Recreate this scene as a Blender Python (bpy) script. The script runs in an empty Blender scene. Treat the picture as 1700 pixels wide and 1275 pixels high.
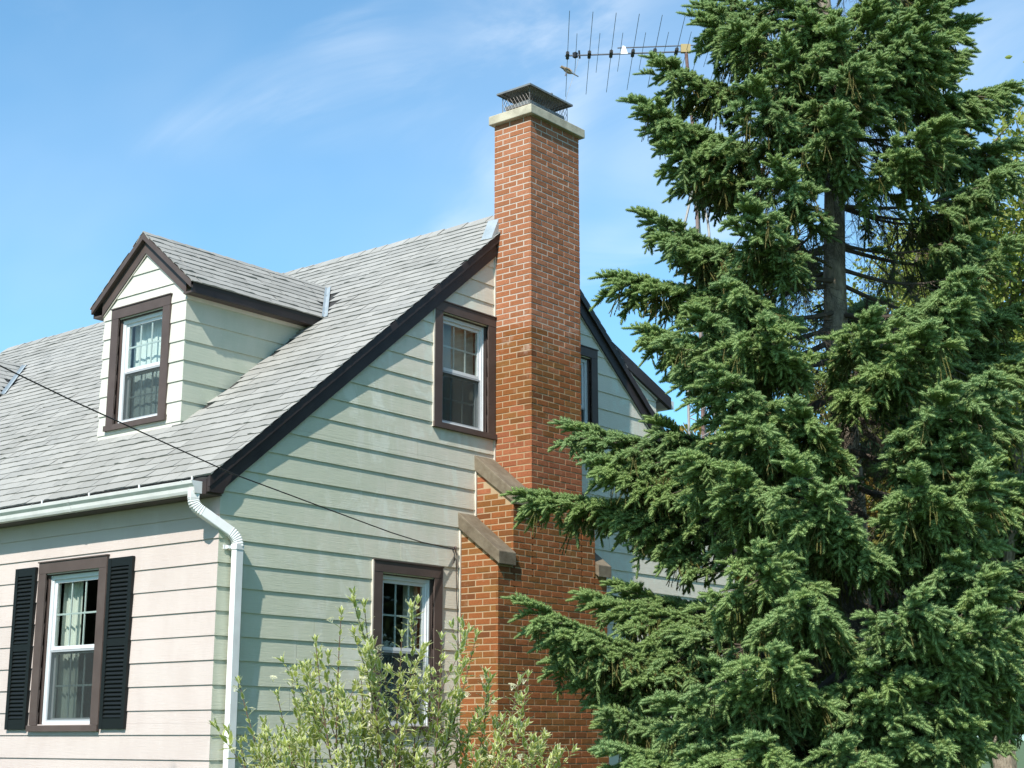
import bpy, bmesh, math, random
import numpy as np
from mathutils import Vector, Matrix, Euler

scene = bpy.context.scene
COL = scene.collection
GROUND = -1.60                      # the eye of the photographer is at z = 0

# ------------------------------------------------------------------ camera
FPX, W0 = 2560.0, 1700.0
PITCH = math.atan(588 / FPX); YAW = math.radians(39.2)
fw = Vector((math.cos(YAW) * math.cos(PITCH), math.sin(YAW) * math.cos(PITCH), math.sin(PITCH)))
rt = Vector((math.sin(YAW), -math.cos(YAW), 0)); up = rt.cross(fw)
CAM = Vector((-9.364, -11.158, 0.0))
cd = bpy.data.cameras.new('camera'); cd.lens = FPX / W0 * 36; cd.sensor_width = 36
cd.clip_start = 0.1; cd.clip_end = 3000
cam = bpy.data.objects.new('camera', cd); COL.objects.link(cam)
cam.matrix_world = Matrix(((rt.x, up.x, -fw.x, CAM.x), (rt.y, up.y, -fw.y, CAM.y), (rt.z, up.z, -fw.z, CAM.z), (0, 0, 0, 1)))
scene.camera = cam

# ------------------------------------------------------------------ sun, sky, exposure
SUN = Vector((-1.0, -0.30, 1.12)).normalized()
SUN_STRENGTH, SKY_STRENGTH, EXPOSURE = 4.6, 0.125, 0.60
sd = bpy.data.lights.new('sun', 'SUN'); sd.energy = SUN_STRENGTH; sd.angle = math.radians(0.53); sd.color = (1.0, 0.95, 0.87)
so = bpy.data.objects.new('sun', sd); COL.objects.link(so)
so.location = SUN * 60; so.rotation_euler = (-SUN).to_track_quat('-Z', 'Y').to_euler()
scene.view_settings.view_transform = 'Standard'; scene.view_settings.look = 'None'
scene.view_settings.gamma = 1; scene.view_settings.use_curve_mapping = False
scene.view_settings.exposure = EXPOSURE


class NT:
    """small helper for node trees"""
    def __init__(s, tree): s.t = tree; s.n = tree.nodes; s.l = tree.links
    def new(s, typ, **kw):
        n = s.n.new(typ)
        for k, v in kw.items(): setattr(n, k, v)
        return n
    def put(s, sock, v):
        if isinstance(v, bpy.types.NodeSocket): s.l.new(v, sock)
        elif v is not None:
            if isinstance(v, (tuple, list)) and len(v) == 3 and sock.type == 'RGBA': v = (*v, 1)
            sock.default_value = v
    def noise(s, vec, scale, detail=4, rough=.55, dist=0.0):
        n = s.new('ShaderNodeTexNoise'); s.put(n.inputs['Vector'], vec)
        n.inputs['Scale'].default_value = scale; n.inputs['Detail'].default_value = detail
        n.inputs['Roughness'].default_value = rough; n.inputs['Distortion'].default_value = dist
        return n.outputs['Fac']
    def map(s, v, a, b, c=0.0, d=1.0, smooth=False):
        n = s.new('ShaderNodeMapRange'); s.put(n.inputs[0], v)
        for i, x in enumerate((a, b, c, d)): n.inputs[i + 1].default_value = x
        if smooth: n.interpolation_type = 'SMOOTHSTEP'
        return n.outputs[0]
    def mix(s, f, a, b, mode='MIX'):
        n = s.new('ShaderNodeMix', data_type='RGBA', blend_type=mode)
        s.put(n.inputs[0], f); s.put(n.inputs[6], a); s.put(n.inputs[7], b); return n.outputs[2]
    def math(s, op, a, b=0.0, c=None):
        n = s.new('ShaderNodeMath', operation=op); s.put(n.inputs[0], a); s.put(n.inputs[1], b)
        if c is not None: s.put(n.inputs[2], c)
        return n.outputs[0]
    def ramp(s, f, pts):
        n = s.new('ShaderNodeValToRGB'); s.put(n.inputs[0], f); e = n.color_ramp.elements
        while len(e) < len(pts): e.new(0.5)
        for el, (p, c) in zip(e, pts): el.position = p; el.color = (*c, 1)
        return n.outputs[0]
    def scale(s, vec, sc):
        n = s.new('ShaderNodeMapping'); s.put(n.inputs[0], vec); n.inputs['Scale'].default_value = sc; return n.outputs[0]
    def bump(s, h, strength, dist):
        n = s.new('ShaderNodeBump'); s.put(n.inputs['Height'], h); n.inputs['Strength'].default_value = strength
        n.inputs['Distance'].default_value = dist; return n.outputs[0]
    def pos(s): return s.new('ShaderNodeNewGeometry').outputs['Position']
    def obj(s): return s.new('ShaderNodeTexCoord').outputs['Object']
    def rnd(s):
        """random value per piece: works for single objects and for pieces joined into one mesh"""
        a = s.new('ShaderNodeObjectInfo').outputs['Random']; b = s.new('ShaderNodeNewGeometry').outputs['Random Per Island']
        return s.math('FRACT', s.math('ADD', a, b))
    def z(s, vec):
        n = s.new('ShaderNodeSeparateXYZ'); s.put(n.inputs[0], vec); return n.outputs


def mat(name, base, rough=.6, fn=None, metal=0.0, spec=.4):
    m = bpy.data.materials.new(name); m.use_nodes = True; t = NT(m.node_tree)
    b = t.n['Principled BSDF']; b.inputs['Base Color'].default_value = (*base, 1)
    b.inputs['Roughness'].default_value = rough; b.inputs['Metallic'].default_value = metal
    b.inputs['Specular IOR Level'].default_value = spec
    if fn:
        r = fn(t, b)
        if isinstance(r, dict):
            for k, v in r.items(): t.put(b.inputs[k], v)
    return m


# ------------------------------------------------------------------ sky
wd = bpy.data.worlds.new('World'); scene.world = wd; wd.use_nodes = True
w = NT(wd.node_tree); bg = w.n['Background']
sky = w.new('ShaderNodeTexSky', sky_type='NISHITA'); sky.sun_disc = False
sky.sun_elevation = math.asin(SUN.z); sky.sun_rotation = math.atan2(SUN.x, SUN.y)
sky.air_density = 1.0; sky.dust_density = 0.6; sky.ozone_density = 1.6
gen = w.new('ShaderNodeTexCoord').outputs['Generated']
zz = w.z(gen)
den = w.math('ADD', w.math('MAXIMUM', zz[2], 0.0), 0.22)
cv = w.new('ShaderNodeCombineXYZ'); w.put(cv.inputs[0], w.math('DIVIDE', zz[0], den)); w.put(cv.inputs[1], w.math('DIVIDE', zz[1], den))
mp = w.new('ShaderNodeMapping'); w.put(mp.inputs[0], cv.outputs[0]); mp.inputs['Rotation'].default_value = (0, 0, math.radians(130)); mp.inputs['Scale'].default_value = (1.6, .9, 1); mp.inputs['Location'].default_value = (12.3, 6.6, 0)
n1 = w.noise(mp.outputs[0], 2.4, 9, .58, .9)
n2 = w.noise(mp.outputs[0], 1.15, 3, .5, .4)
cl = w.math('MULTIPLY', w.map(n1, .44, .68, 0, 1, True), w.map(n2, .45, .60, 0, 1, True))
veil = w.map(w.noise(mp.outputs[0], .45, 5, .55, .4), .38, .75, .04, .24, True)
fac = w.math('MINIMUM', w.math('ADD', w.math('MULTIPLY', cl, .38), veil), .8)
SKYTINT = (0.60, 1.10, 1.22)
col = w.mix(1.0, sky.outputs[0], SKYTINT, 'MULTIPLY')
w.put(bg.inputs[0], w.mix(fac, col, (6.2, 6.6, 7.0)))
bg.inputs[1].default_value = SKY_STRENGTH

# ------------------------------------------------------------------ object helpers
class MB:
    """collects faces, builds ONE mesh"""
    def __init__(s): s.v = []; s.f = []; s.a = []
    def add(s, vs, fs, a=0.0):
        o = len(s.v); s.v += [tuple(v) for v in vs]; s.f += [tuple(i + o for i in f) for f in fs]
        s.a += (list(a) if isinstance(a, (list, tuple)) else [a] * len(vs)); return s
    def hexa(s, b, t, a=0.0):
        """b, t: four points each, same winding"""
        return s.add(list(b) + list(t), [(0, 3, 2, 1), (4, 5, 6, 7), (0, 1, 5, 4), (1, 2, 6, 5), (2, 3, 7, 6), (3, 0, 4, 7)], a)
    def box(s, x0, x1, y0, y1, z0, z1, F=None):
        F = F or (lambda p: p)
        q = lambda z: [F((x0, y0, z)), F((x1, y0, z)), F((x1, y1, z)), F((x0, y1, z))]
        return s.hexa(q(z0), q(z1))
    def prism(s, poly, ext):
        """poly: 3-D points of a planar outline, ext: extrusion vector"""
        n = len(poly); e = Vector(ext); vs = [Vector(p) for p in poly]; vs += [p + e for p in vs]
        return s.add(vs, [tuple(range(n))[::-1], tuple(range(n, 2 * n))] + [(i, (i + 1) % n, n + (i + 1) % n, n + i) for i in range(n)])
    def tube(s, pts, rad, n=6, cap=True, a=0.0):
        pts = [Vector(p) for p in pts]; rad = rad if isinstance(rad, (list, tuple)) else [rad] * len(pts)
        vs = []; fs = []; ref = None
        for i, p in enumerate(pts):
            d = (pts[min(i + 1, len(pts) - 1)] - pts[max(i - 1, 0)])
            if d.length < 1e-9: d = Vector((0, 0, 1))
            d.normalize()
            if ref is None: ref = Vector((0, 0, 1)) if abs(d.z) < .9 else Vector((1, 0, 0))
            x = (ref - d * ref.dot(d)).normalized(); y = d.cross(x); ref = x
            for k in range(n):
                t = 2 * math.pi * k / n; vs.append(p + (x * math.cos(t) + y * math.sin(t)) * rad[i])
            if i:
                o = (i - 1) * n
                fs += [(o + k, o + (k + 1) % n, o + n + (k + 1) % n, o + n + k) for k in range(n)]
        if cap: fs += [tuple(range(n))[::-1], tuple(range(len(vs) - n, len(vs)))]
        return s.add(vs, fs, a)
    def mesh(s, name, m=None, attr=None, smooth=False, fix=False):
        me = bpy.data.meshes.new(name); me.from_pydata(s.v, [], s.f)
        if fix:
            bm = bmesh.new(); bm.from_mesh(me); bmesh.ops.recalc_face_normals(bm, faces=bm.faces); bm.to_mesh(me); bm.free()
        if attr:
            at = me.attributes.new(attr, 'FLOAT', 'POINT'); at.data.foreach_set('value', s.a)
        if m: me.materials.append(m)
        if smooth: me.shade_smooth()
        me.update(); return me
    def build(s, name, m, parent=None, **kw):
        return link(name, s.mesh(name, m, kw.pop('attr', None), kw.pop('smooth', False), kw.pop('fix', True)), parent, **kw)


WORLD = {}                           # world translation of every object that parents others
def link(name, data, parent=None, loc=None, rot=None, scl=None, label=None, cat=None, group=None, kind=None):
    o = bpy.data.objects.new(name, data); COL.objects.link(o)
    if loc is not None: o.location = loc
    if rot is not None: o.rotation_euler = rot
    if scl is not None: o.scale = scl
    if parent is not None:
        o.parent = parent; o.matrix_parent_inverse = Matrix.Translation(-WORLD[parent.name])
    if data is None or parent is None or loc is None: WORLD[o.name] = Vector(loc or (0, 0, 0))
    if label: o['label'] = label
    if cat: o['category'] = cat
    if group: o['group'] = group
    if kind: o['kind'] = kind
    return o
def thing(name, loc, label, cat, group=None): return link(name, None, None, loc, label=label, cat=cat, group=group)

# ------------------------------------------------------------------ materials
def siding_fn(green, cream, blotch):
    def fn(t, b):
        p = t.pos()
        stain = t.noise(t.scale(p, (.9, .9, .8)), 1.0, 5, .6, .4)
        drip = t.noise(t.scale(p, (7, 7, 1.4)), 1.0, 5, .65)
        f = t.map(t.math('ADD', stain, t.math('MULTIPLY', drip, .35)), .52, .82, 0, 1, True)
        c = t.mix(t.math('MULTIPLY', f, blotch), green, cream)
        r = t.rnd(); c = t.mix(t.map(r, 0, 1, 0, .10), c, (.34, .36, .33))
        grain = t.noise(t.scale(p, (5, 5, 90)), 1.0, 6, .7)
        c = t.mix(t.map(grain, .5, .8, 0, .22), c, t.mix(.5, c, (.26, .28, .25)))
        spots = t.noise(p, 26, 3, .6); c = t.mix(t.map(spots, .66, .74, 0, .22), c, (.70, .70, .66))
        return {'Base Color': c, 'Normal': t.bump(t.math('ADD', grain, t.math('MULTIPLY', t.noise(p, 3.0, 2), .8)), .30, .010)}
    return fn
def gable_fn(t, b):
    # green of mildew plus bounced light painted in, far from the chimney, cleaner cream paint with run marks next to it
    p = t.pos(); z = t.z(p)
    stain = t.noise(t.scale(p, (.8, .8, 1.0)), 1.3, 5, .6, .5)
    drip = t.noise(t.scale(p, (6.5, 6.5, 1.1)), 1.0, 5, .62, .2)
    near = t.math('ADD', t.map(z[0], .6, 3.9, -.20, .50), t.map(z[2], .2, 2.6, .22, 0))
    low = t.map(z[2], 3.6, 5.4, 0, .30)
    f = t.math('ADD', t.math('ADD', t.math('MULTIPLY', stain, .9), t.math('MULTIPLY', drip, .55)), t.math('ADD', near, low))
    c = t.mix(t.map(f, .62, 1.28, 0, 1, True), (.540, .545, .420), (.700, .640, .535))
    c = t.mix(t.map(drip, .54, .70, 0, .8, True), c, t.mix(t.map(f, .6, 1.2), (.54, .55, .45), (.72, .69, .61)))
    chalk = t.noise(t.scale(p, (2.6, 2.6, 1.6)), 1.0, 7, .72, .6)
    c = t.mix(t.math('MULTIPLY', t.map(chalk, .52, .62, 0, .85, True), t.map(z[0], .8, 2.6, .25, 1.0)), c, (.70, .70, .60))
    r = t.rnd(); c = t.mix(t.map(r, 0, 1, 0, .12), c, (.33, .36, .31))
    grain = t.noise(t.scale(p, (5, 5, 90)), 1.0, 6, .7)
    c = t.mix(t.map(grain, .48, .8, 0, .35), c, t.mix(.5, c, (.22, .27, .22)))
    return {'Base Color': c, 'Normal': t.bump(t.math('ADD', grain, t.math('MULTIPLY', t.noise(p, 3.0, 2), .8)), .35, .010)}
M = {}
M['siding_front'] = mat('siding_front', (.6, .56, .5), .62, siding_fn((.525, .438, .402), (.58, .495, .458), .8))
M['siding_gable'] = mat('siding_gable', (.4, .45, .4), .62, gable_fn)
M['siding_dormer'] = mat('siding_dormer', (.6, .56, .5), .62, siding_fn((.575, .570, .50), (.66, .63, .565), .9))
M['siding_dormer_side'] = mat('siding_dormer_side', (.5, .55, .48), .62, siding_fn((.42, .45, .355), (.51, .51, .42), .8))  # dormer paint again, darkened and greened for the sky-lit shade on its sides
def paint_fn(c1, c2):
    def fn(t, b):
        p = t.pos(); n = t.noise(p, 5, 5, .6); g = t.noise(t.scale(p, (40, 40, 12)), 1, 4, .6)
        return {'Base Color': t.mix(t.map(n, .35, .7), c1, c2), 'Normal': t.bump(g, .15, .004)}
    return fn
M['brown'] = mat('brown_trim_paint', (.08, .05, .045), .55, paint_fn((.074, .052, .045), (.094, .068, .059)))
M['shaded_brown'] = mat('shaded_brown_paint', (.03, .022, .02), .5, paint_fn((.026, .018, .017), (.042, .030, .028)))  # trim brown again, darkened for the shade the rakes stand in
M['cream'] = mat('cream_trim', (.62, .56, .47), .6, paint_fn((.58, .52, .44), (.68, .62, .53)))
M['vinyl'] = mat('white_vinyl', (.66, .67, .68), .4, paint_fn((.64, .65, .66), (.70, .71, .72)))
M['vinyl_shade'] = mat('grey_screen_frame', (.36, .38, .40), .45)
M['gutter'] = mat('white_gutter_enamel', (.7, .73, .74), .35, paint_fn((.67, .665, .65), (.78, .775, .76)))
M['shutter'] = mat('black_shutter', (.008, .010, .010), .5, spec=.25)
M['galv'] = mat('galvanised_flashing', (.42, .47, .50), .45, paint_fn((.34, .39, .41), (.46, .50, .52)), metal=.35)
M['deck'] = mat('dark_roof_felt', (.035, .034, .033), .9)
M['concrete'] = mat('weathered_concrete', (.3, .26, .2), .85, lambda t, b: {
    'Base Color': t.mix(t.map(t.noise(t.pos(), 2.2, 6, .65), .38, .66), (.105, .080, .052), t.mix(t.map(t.noise(t.pos(), 16, 4), .3, .7), (.185, .145, .098), (.255, .215, .155))),
    'Normal': t.bump(t.noise(t.pos(), 60, 5, .7), .4, .006)})
M['crown'] = mat('chimney_crown_concrete', (.5, .45, .35), .85, lambda t, b: {
    'Base Color': t.mix(t.map(t.noise(t.pos(), 4.0, 6, .65), .40, .68), (.50, .45, .34), (.30, .27, .20)),
    'Normal': t.bump(t.noise(t.pos(), 60, 5, .7), .3, .006)})
M['foundation'] = mat('foundation_concrete', (.3, .29, .27), .9, lambda t, b: {'Base Color': t.mix(t.noise(t.pos(), 3, 5), (.24, .23, .21), (.36, .35, .32))})
def shingle_fn(t, b):
    p = t.pos(); r = t.rnd(); big = t.noise(p, .55, 4, .6); sm = t.noise(p, 140, 3, .7)
    c = t.mix(r, (.245, .240, .222), (.320, .312, .290))
    c = t.mix(t.map(big, .36, .66, 0, .8), c, t.mix(r, (.280, .278, .265), (.350, .342, .322)))
    c = t.mix(t.map(sm, .45, .75, 0, .4), c, (.20, .195, .18))
    c = t.mix(t.map(t.noise(t.scale(p, (1.2, 9, 1.2)), 1.0, 4), .60, .76, 0, .35), c, (.25, .24, .215))
    return {'Base Color': c, 'Normal': t.bump(sm, .5, .004)}
M['shingle'] = mat('grey_asphalt_shingle', (.4, .39, .36), .9, shingle_fn, spec=.2)
def brick_fn(t, b):
    p = t.pos(); z = t.z(p); r = t.rnd(); r2 = t.math('FRACT', t.math('MULTIPLY', r, 17.3))
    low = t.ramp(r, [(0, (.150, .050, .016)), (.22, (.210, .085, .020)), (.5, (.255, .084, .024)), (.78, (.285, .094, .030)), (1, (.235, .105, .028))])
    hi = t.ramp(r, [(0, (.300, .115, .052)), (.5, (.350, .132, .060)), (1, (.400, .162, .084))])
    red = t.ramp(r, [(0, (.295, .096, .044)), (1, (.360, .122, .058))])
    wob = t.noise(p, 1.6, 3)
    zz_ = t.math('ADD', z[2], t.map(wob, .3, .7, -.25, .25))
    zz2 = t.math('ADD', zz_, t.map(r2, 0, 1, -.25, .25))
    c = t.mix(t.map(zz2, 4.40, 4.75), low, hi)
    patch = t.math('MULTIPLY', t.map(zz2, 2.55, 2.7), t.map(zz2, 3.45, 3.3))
    c = t.mix(t.math('MULTIPLY', patch, .85), c, red)
    c = t.mix(t.map(t.noise(p, 55, 4, .65), .40, .70, 0, .65), c, t.mix(.6, c, (.11, .038, .018)))
    c = t.mix(t.map(t.noise(p, 11, 4, .6), .60, .80, 0, .30), c, (.46, .30, .20))
    eff = t.math('MULTIPLY', t.map(t.noise(t.scale(p, (5, 5, 5)), 1.0, 5, .7), .55, .7), t.math('MULTIPLY', t.map(z[2], 3.9, 4.3), t.map(z[2], 5.0, 4.7)))
    c = t.mix(t.math('MULTIPLY', eff, .35), c, (.55, .45, .38))
    return {'Base Color': c, 'Normal': t.bump(t.noise(p, 70, 5, .7), .5, .006)}
M['brick'] = mat('fired_clay_brick', (.35, .12, .06), .85, brick_fn, spec=.25)
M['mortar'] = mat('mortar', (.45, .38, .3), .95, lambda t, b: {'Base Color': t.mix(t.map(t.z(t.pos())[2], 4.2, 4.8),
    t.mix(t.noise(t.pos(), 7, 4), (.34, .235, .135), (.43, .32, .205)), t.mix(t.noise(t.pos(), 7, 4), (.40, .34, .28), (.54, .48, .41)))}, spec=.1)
M['terracotta'] = mat('terracotta_flue', (.38, .15, .09), .8)
M['steel'] = mat('weathered_steel', (.30, .29, .27), .5, paint_fn((.20, .19, .175), (.34, .33, .31)), metal=.55)
M['wire'] = mat('dark_steel_wire', (.14, .13, .12), .5, metal=.4)
M['cable'] = mat('black_cable', (.028, .024, .024), .6)
M['alu'] = mat('dull_aluminium', (.11, .12, .14), .5, metal=.3)
M['insul'] = mat('black_insulator', (.015, .016, .02), .6)
M['rust'] = mat('rusty_pipe', (.16, .09, .075), .8, paint_fn((.13, .07, .06), (.27, .21, .19)))
M['grey_pipe'] = mat('grey_steel', (.34, .32, .29), .6, paint_fn((.26, .24, .22), (.42, .40, .37)))
M['white'] = mat('white_plastic', (.75, .75, .73), .5)
M['brass'] = mat('yellowed_bracket', (.36, .27, .12), .55)
def glass(name, tint, refl, body=None):
    m = bpy.data.materials.new(name); m.use_nodes = True; t = NT(m.node_tree); t.n.remove(t.n['Principled BSDF'])
    out = t.n['Material Output']; tr = t.new('ShaderNodeBsdfTransparent'); tr.inputs[0].default_value = (*tint, 1)
    gl = t.new('ShaderNodeBsdfGlossy'); gl.inputs['Roughness'].default_value = .015
    wav = t.noise(t.pos(), 3.2, 2); t.put(gl.inputs['Normal'], t.bump(wav, .05, .02))
    fr = t.new('ShaderNodeFresnel'); fr.inputs[0].default_value = 1.5
    mx = t.new('ShaderNodeMixShader'); bf = t.new('ShaderNodeNewGeometry').outputs['Backfacing']; t.put(mx.inputs[0], t.math('MULTIPLY', t.math('MULTIPLY', fr.outputs[0], refl), t.math('SUBTRACT', 1.0, bf))); t.put(mx.inputs[1], tr.outputs[0]); t.put(mx.inputs[2], gl.outputs[0])
    last = mx.outputs[0]
    if body:
        df = t.new('ShaderNodeBsdfDiffuse'); df.inputs[0].default_value = (*body[0], 1)
        m2 = t.new('ShaderNodeMixShader'); m2.inputs[0].default_value = body[1]; t.put(m2.inputs[1], last); t.put(m2.inputs[2], df.outputs[0]); last = m2.outputs[0]
    t.put(out.inputs[0], last); return m
M['glass'] = glass('window_glass', (.86, .90, .88), 1.45)
M['screen'] = glass('insect_screen', (.80, .82, .82), .15, ((.09, .10, .10), .22))
def cloth_fn(t, b):
    return {'Base Color': (.72, .70, .66)}
M['curtain'] = mat('white_curtain', (.72, .70, .65), .9, spec=.1)
M['shade'] = mat('beige_roller_shade', (.50, .46, .41), .9, spec=.1)
M['sheer'] = mat('pale_sheer_curtain', (.80, .83, .84), .9, spec=.1)
M['interior'] = mat('dim_interior_plaster', (.22, .21, .19), .9)

# ------------------------------------------------------------------ ground
rng = random.Random(11)
gm = bpy.data.materials.new('lawn'); gm.use_nodes = True; t = NT(gm.node_tree)
t.put(t.n['Principled BSDF'].inputs['Base Color'], t.mix(t.noise(t.pos(), 1.3, 6, .6), (.045, .085, .025), (.085, .120, .040)))
t.n['Principled BSDF'].inputs['Roughness'].default_value = .95
g = MB(); S = 900
N = 24
xs = [-S + 2 * S * i / N for i in range(N + 1)]
g.add([(x, y, GROUND) for y in xs for x in xs], [(j * (N + 1) + i, j * (N + 1) + i + 1, (j + 1) * (N + 1) + i + 1, (j + 1) * (N + 1) + i) for j in range(N) for i in range(N)])
g.build('ground', gm, kind='structure', fix=False)

# ------------------------------------------------------------------ the house
PITCH_R, Z_R = .82, 2.54            # roof plane: z = Z_R + PITCH_R * x (street side)
RIDGE_X, RIDGE_Z = 4.585, 2.54 + .82 * 4.585
WID, LEN = 9.17, 10.9
LAP = .2232
house = thing('house', (4.6, 5.4, GROUND), 'pale clapboard house with grey shingle roof, gable dormers and a tall red brick chimney', 'house')

G = lambda p: (p[0], -p[1], p[2])                                  # gable frame: along, outward, up
def FR(x0): return lambda p: (x0 - p[1], p[0], p[2])                 # street-side frame
CH = dict(up=(3.985, 4.930), mid=(3.66, 5.17), low=(3.40, 5.395)); CHD = .555

def intervals(l, r, holes, za, zb):
    iv = [(l, r)]
    for (h0, h1, hz0, hz1) in holes:
        if za < hz1 - 1e-4 and zb > hz0 + 1e-4:
            nv = []
            for (p, q) in iv:
                if h1 <= p or h0 >= q: nv.append((p, q)); continue
                if h0 > p: nv.append((p, h0))
                if h1 < q: nv.append((h1, q))
            iv = nv
    return iv

def boards(parent, F, m, z_first, z_from, z_to, left, right, holes, mitre=None, joints=.3, lab=None, D0=.021, D1=.008):
    """lap siding: one object per board and stretch"""
    k0 = int(math.floor((z_from - z_first) / LAP)); k = k0
    while z_first + k * LAP < z_to:
        za = z_first + k * LAP; zb = za + LAP + .012; k += 1
        lo, hi = max(za, z_from), min(zb, z_to)
        if hi - lo < .02: continue
        cuts = sorted({lo, hi} | {h for q in holes for h in q[2:4] if lo + .004 < h < hi - .004})
        dd = lambda z: D0 + (D1 - D0) * (z - za) / (zb - za)
        groups = {}
        for s0, s1 in zip(cuts, cuts[1:]):
            lm, rm = max(left(s0), left(s1)), min(right(s0), right(s1))
            for (p, q) in intervals(min(left(s0), left(s1)), max(right(s0), right(s1)), holes, s0, s1):
                if q - p < .01: continue
                pl = lambda z: max(p, left(z)); qr = lambda z: min(q, right(z))
                if qr(s1) < pl(s1) - .3: continue
                groups.setdefault(0 if not groups else (0 if p < 1e9 else 1), []).append((s0, s1, p, q))
        parts = [x for v in groups.values() for x in v]
        # separate runs left/right of openings become separate boards
        parts.sort(key=lambda x: (x[2], x[0])); runs = []
        for x in parts:
            for rn in runs:
                if any(not (x[3] <= y[2] + 1e-6 or x[2] >= y[3] - 1e-6) for y in rn): rn.append(x); break
            else: runs.append([x])
        for rn in runs:
            p0 = min(x[2] for x in rn); q0 = max(x[3] for x in rn)
            js = [p0, q0]
            if q0 - p0 > 2.0 and rng.random() < joints: js = [p0, p0 + (q0 - p0) * rng.uniform(.25, .8), q0]
            dz = rng.uniform(-.0015, .0015)
            for j0, j1 in zip(js, js[1:]):
                mb = MB(); pr = rng.uniform(-.001, .001)
                for (s0, s1, p, q) in rn:
                    a0, a1 = max(p, j0 + (.0018 if j0 > p0 else 0)), min(q, j1 - (.0018 if j1 < q0 else 0))
                    if a1 - a0 < .004: continue
                    def ends(z):
                        x0, x1 = max(a0, left(z)), min(a1, right(z))
                        return (x0, max(x0, x1))
                    pts = []
                    for z in (s0, s1):
                        x0, x1 = ends(z); d = dd(z) + pr
                        e0 = x0 - d if (mitre and 'l' in mitre and x0 <= left(z) + 1e-4 and left(z) <= mitre_lim(left, z)) else x0
                        e1 = x1 + d if (mitre and 'r' in mitre and x1 >= right(z) - 1e-4) else x1
                        pts.append([F((x0, 0, z)), F((x1, 0, z)), F((e1, d, z + (dz if z == s0 else 0))), F((e0, d, z + (dz if z == s0 else 0)))])
                    mb.hexa(pts[0], pts[1])
                if mb.v: mb.build('siding_board', m, parent)
def mitre_lim(left, z): return 1e9 if left(z) == left(z - .3) else -1e9

# windows: (along0, along1, z0, z1) are the outer edges of the brown casing
W_UP = (2.93, 3.972, 3.33, 4.775); W_LOW = (2.04, 3.092, .06, 1.79); W_UPR = (4.943, 5.985, 3.33, 4.775)
W_FR = (1.64, 2.79, .065, 1.77)
D_X, D_Y, D_HALF = .865, 2.44, .71   # dormer front plane, centre, half width of its wall
W_D = (1.965, 3.005, 3.325, 4.725)
CAS = .125                            # casing width
def opening(w): return (w[0] + CAS, w[1] - CAS, w[2] + .07, w[3] - CAS)

# gable wall
gl = lambda z: max(0.0, (z - Z_R + .03) / PITCH_R)
gr = lambda z: min(WID, (Z_R + PITCH_R * 2 * RIDGE_X - z - .03) / PITCH_R)
bk = MB()
gable = MB(); gable.box(0.02, WID - .02, .004, .06, -1.2, -1.0); gable = gable.build('gable_wall', M['foundation'], house)
holes = [opening(W_UP), opening(W_LOW), opening(W_UPR),
         (CH['low'][0] - .004, CH['low'][1] + .004, -3, 2.30), (CH['mid'][0] - .004, CH['mid'][1] + .004, 2.25, 2.98), (CH['up'][0] - .004, CH['up'][1] + .004, 2.9, 9)]
boards(gable, G, M['siding_gable'], .03, -1.0, 6.25, gl, gr, holes, mitre='l', joints=.6)
# street wall, with its corner mitred into the gable boards
front = MB(); front.box(.004, .06, .02, LEN - .02, -1.2, -1.0); front = front.build('front_wall', M['foundation'], house)
boards(front, FR(0), M['siding_front'], .03, -1.0, 2.22, lambda z: 0.0, lambda z: LEN, [opening(W_FR), opening(tuple(LEN - v for v in (W_FR[1], W_FR[0])) + W_FR[2:])], mitre='l', joints=.75)
# walls on the far sides, foundation
bk = MB(); bk.box(WID - .02, WID, .02, LEN, -1.0, 2.4); bk.prism([(0, LEN, -1.0), (WID, LEN, -1.0), (WID, LEN, 2.5), (RIDGE_X, LEN, RIDGE_Z - .04), (0, LEN, 2.5)], (0, .02, 0)); bk.build('rear_wall', M['siding_dormer_side'], house)
bk = MB(); bk.box(.03, WID - .03, .03, LEN - .03, GROUND, -1.0); bk.build('foundation', M['foundation'], house)
bk = MB(); bk.box(.03, WID - .03, .03, LEN - .03, 2.12, 2.18); bk.box(2.2, WID - 2.2, 1.9, 1.96, 2.18, 4.3); bk.box(.1, 4.0, 4.3, 4.36, -1, 2.1); bk.box(4.0, 4.06, .1, 4.3, -1, 2.1); bk.build('interior_partition', M['interior'], house)

# cream strips where siding dies into casings and chimney
for x, z0, z1 in ((W_LOW[0] - .017, W_LOW[2], W_LOW[3] + .004), (W_LOW[1] + .001, W_LOW[2], W_LOW[3]), (W_UP[0] - .016, W_UP[2], W_UP[3] + .02),
                  (CH['low'][0] - .02, -1.0, 2.25), (CH['mid'][0] - .02, 2.42, 2.93), (CH['up'][0] - .018, 3.09, 3.34), (CH['up'][0] - .018, 4.78, 5.72)):
    st = MB(); st.box(x, x + .016, .002, .031, z0, z1, G); st.build('edge_strip', M['cream'], gable)

# ------------------------------------------------------------------ windows
def curtain(F, a0, a1, z0, z1, d, m, parent, waves, amp):
    mb = MB(); n = max(8, int(abs(a1 - a0) * 60)); th = .004; rows = []
    for i in range(n + 1):
        a = a0 + (a1 - a0) * i / n; o = d + amp * math.sin(waves * 2 * math.pi * i / n + 1.0) * (1 + .3 * math.sin(i * .7))
        rows.append((a, o))
    vs = [F((a, o, z)) for z in (z0, z1) for a, o in rows] + [F((a, o - th, z)) for z in (z0, z1) for a, o in rows]
    k = n + 1; fs = []
    for i in range(n): fs += [(i, i + 1, k + i + 1, k + i), (2 * k + i + 1, 2 * k + i, 3 * k + i, 3 * k + i + 1)]
    mb.add(vs, fs); mb.build('curtain', m, parent, smooth=True)

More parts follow.
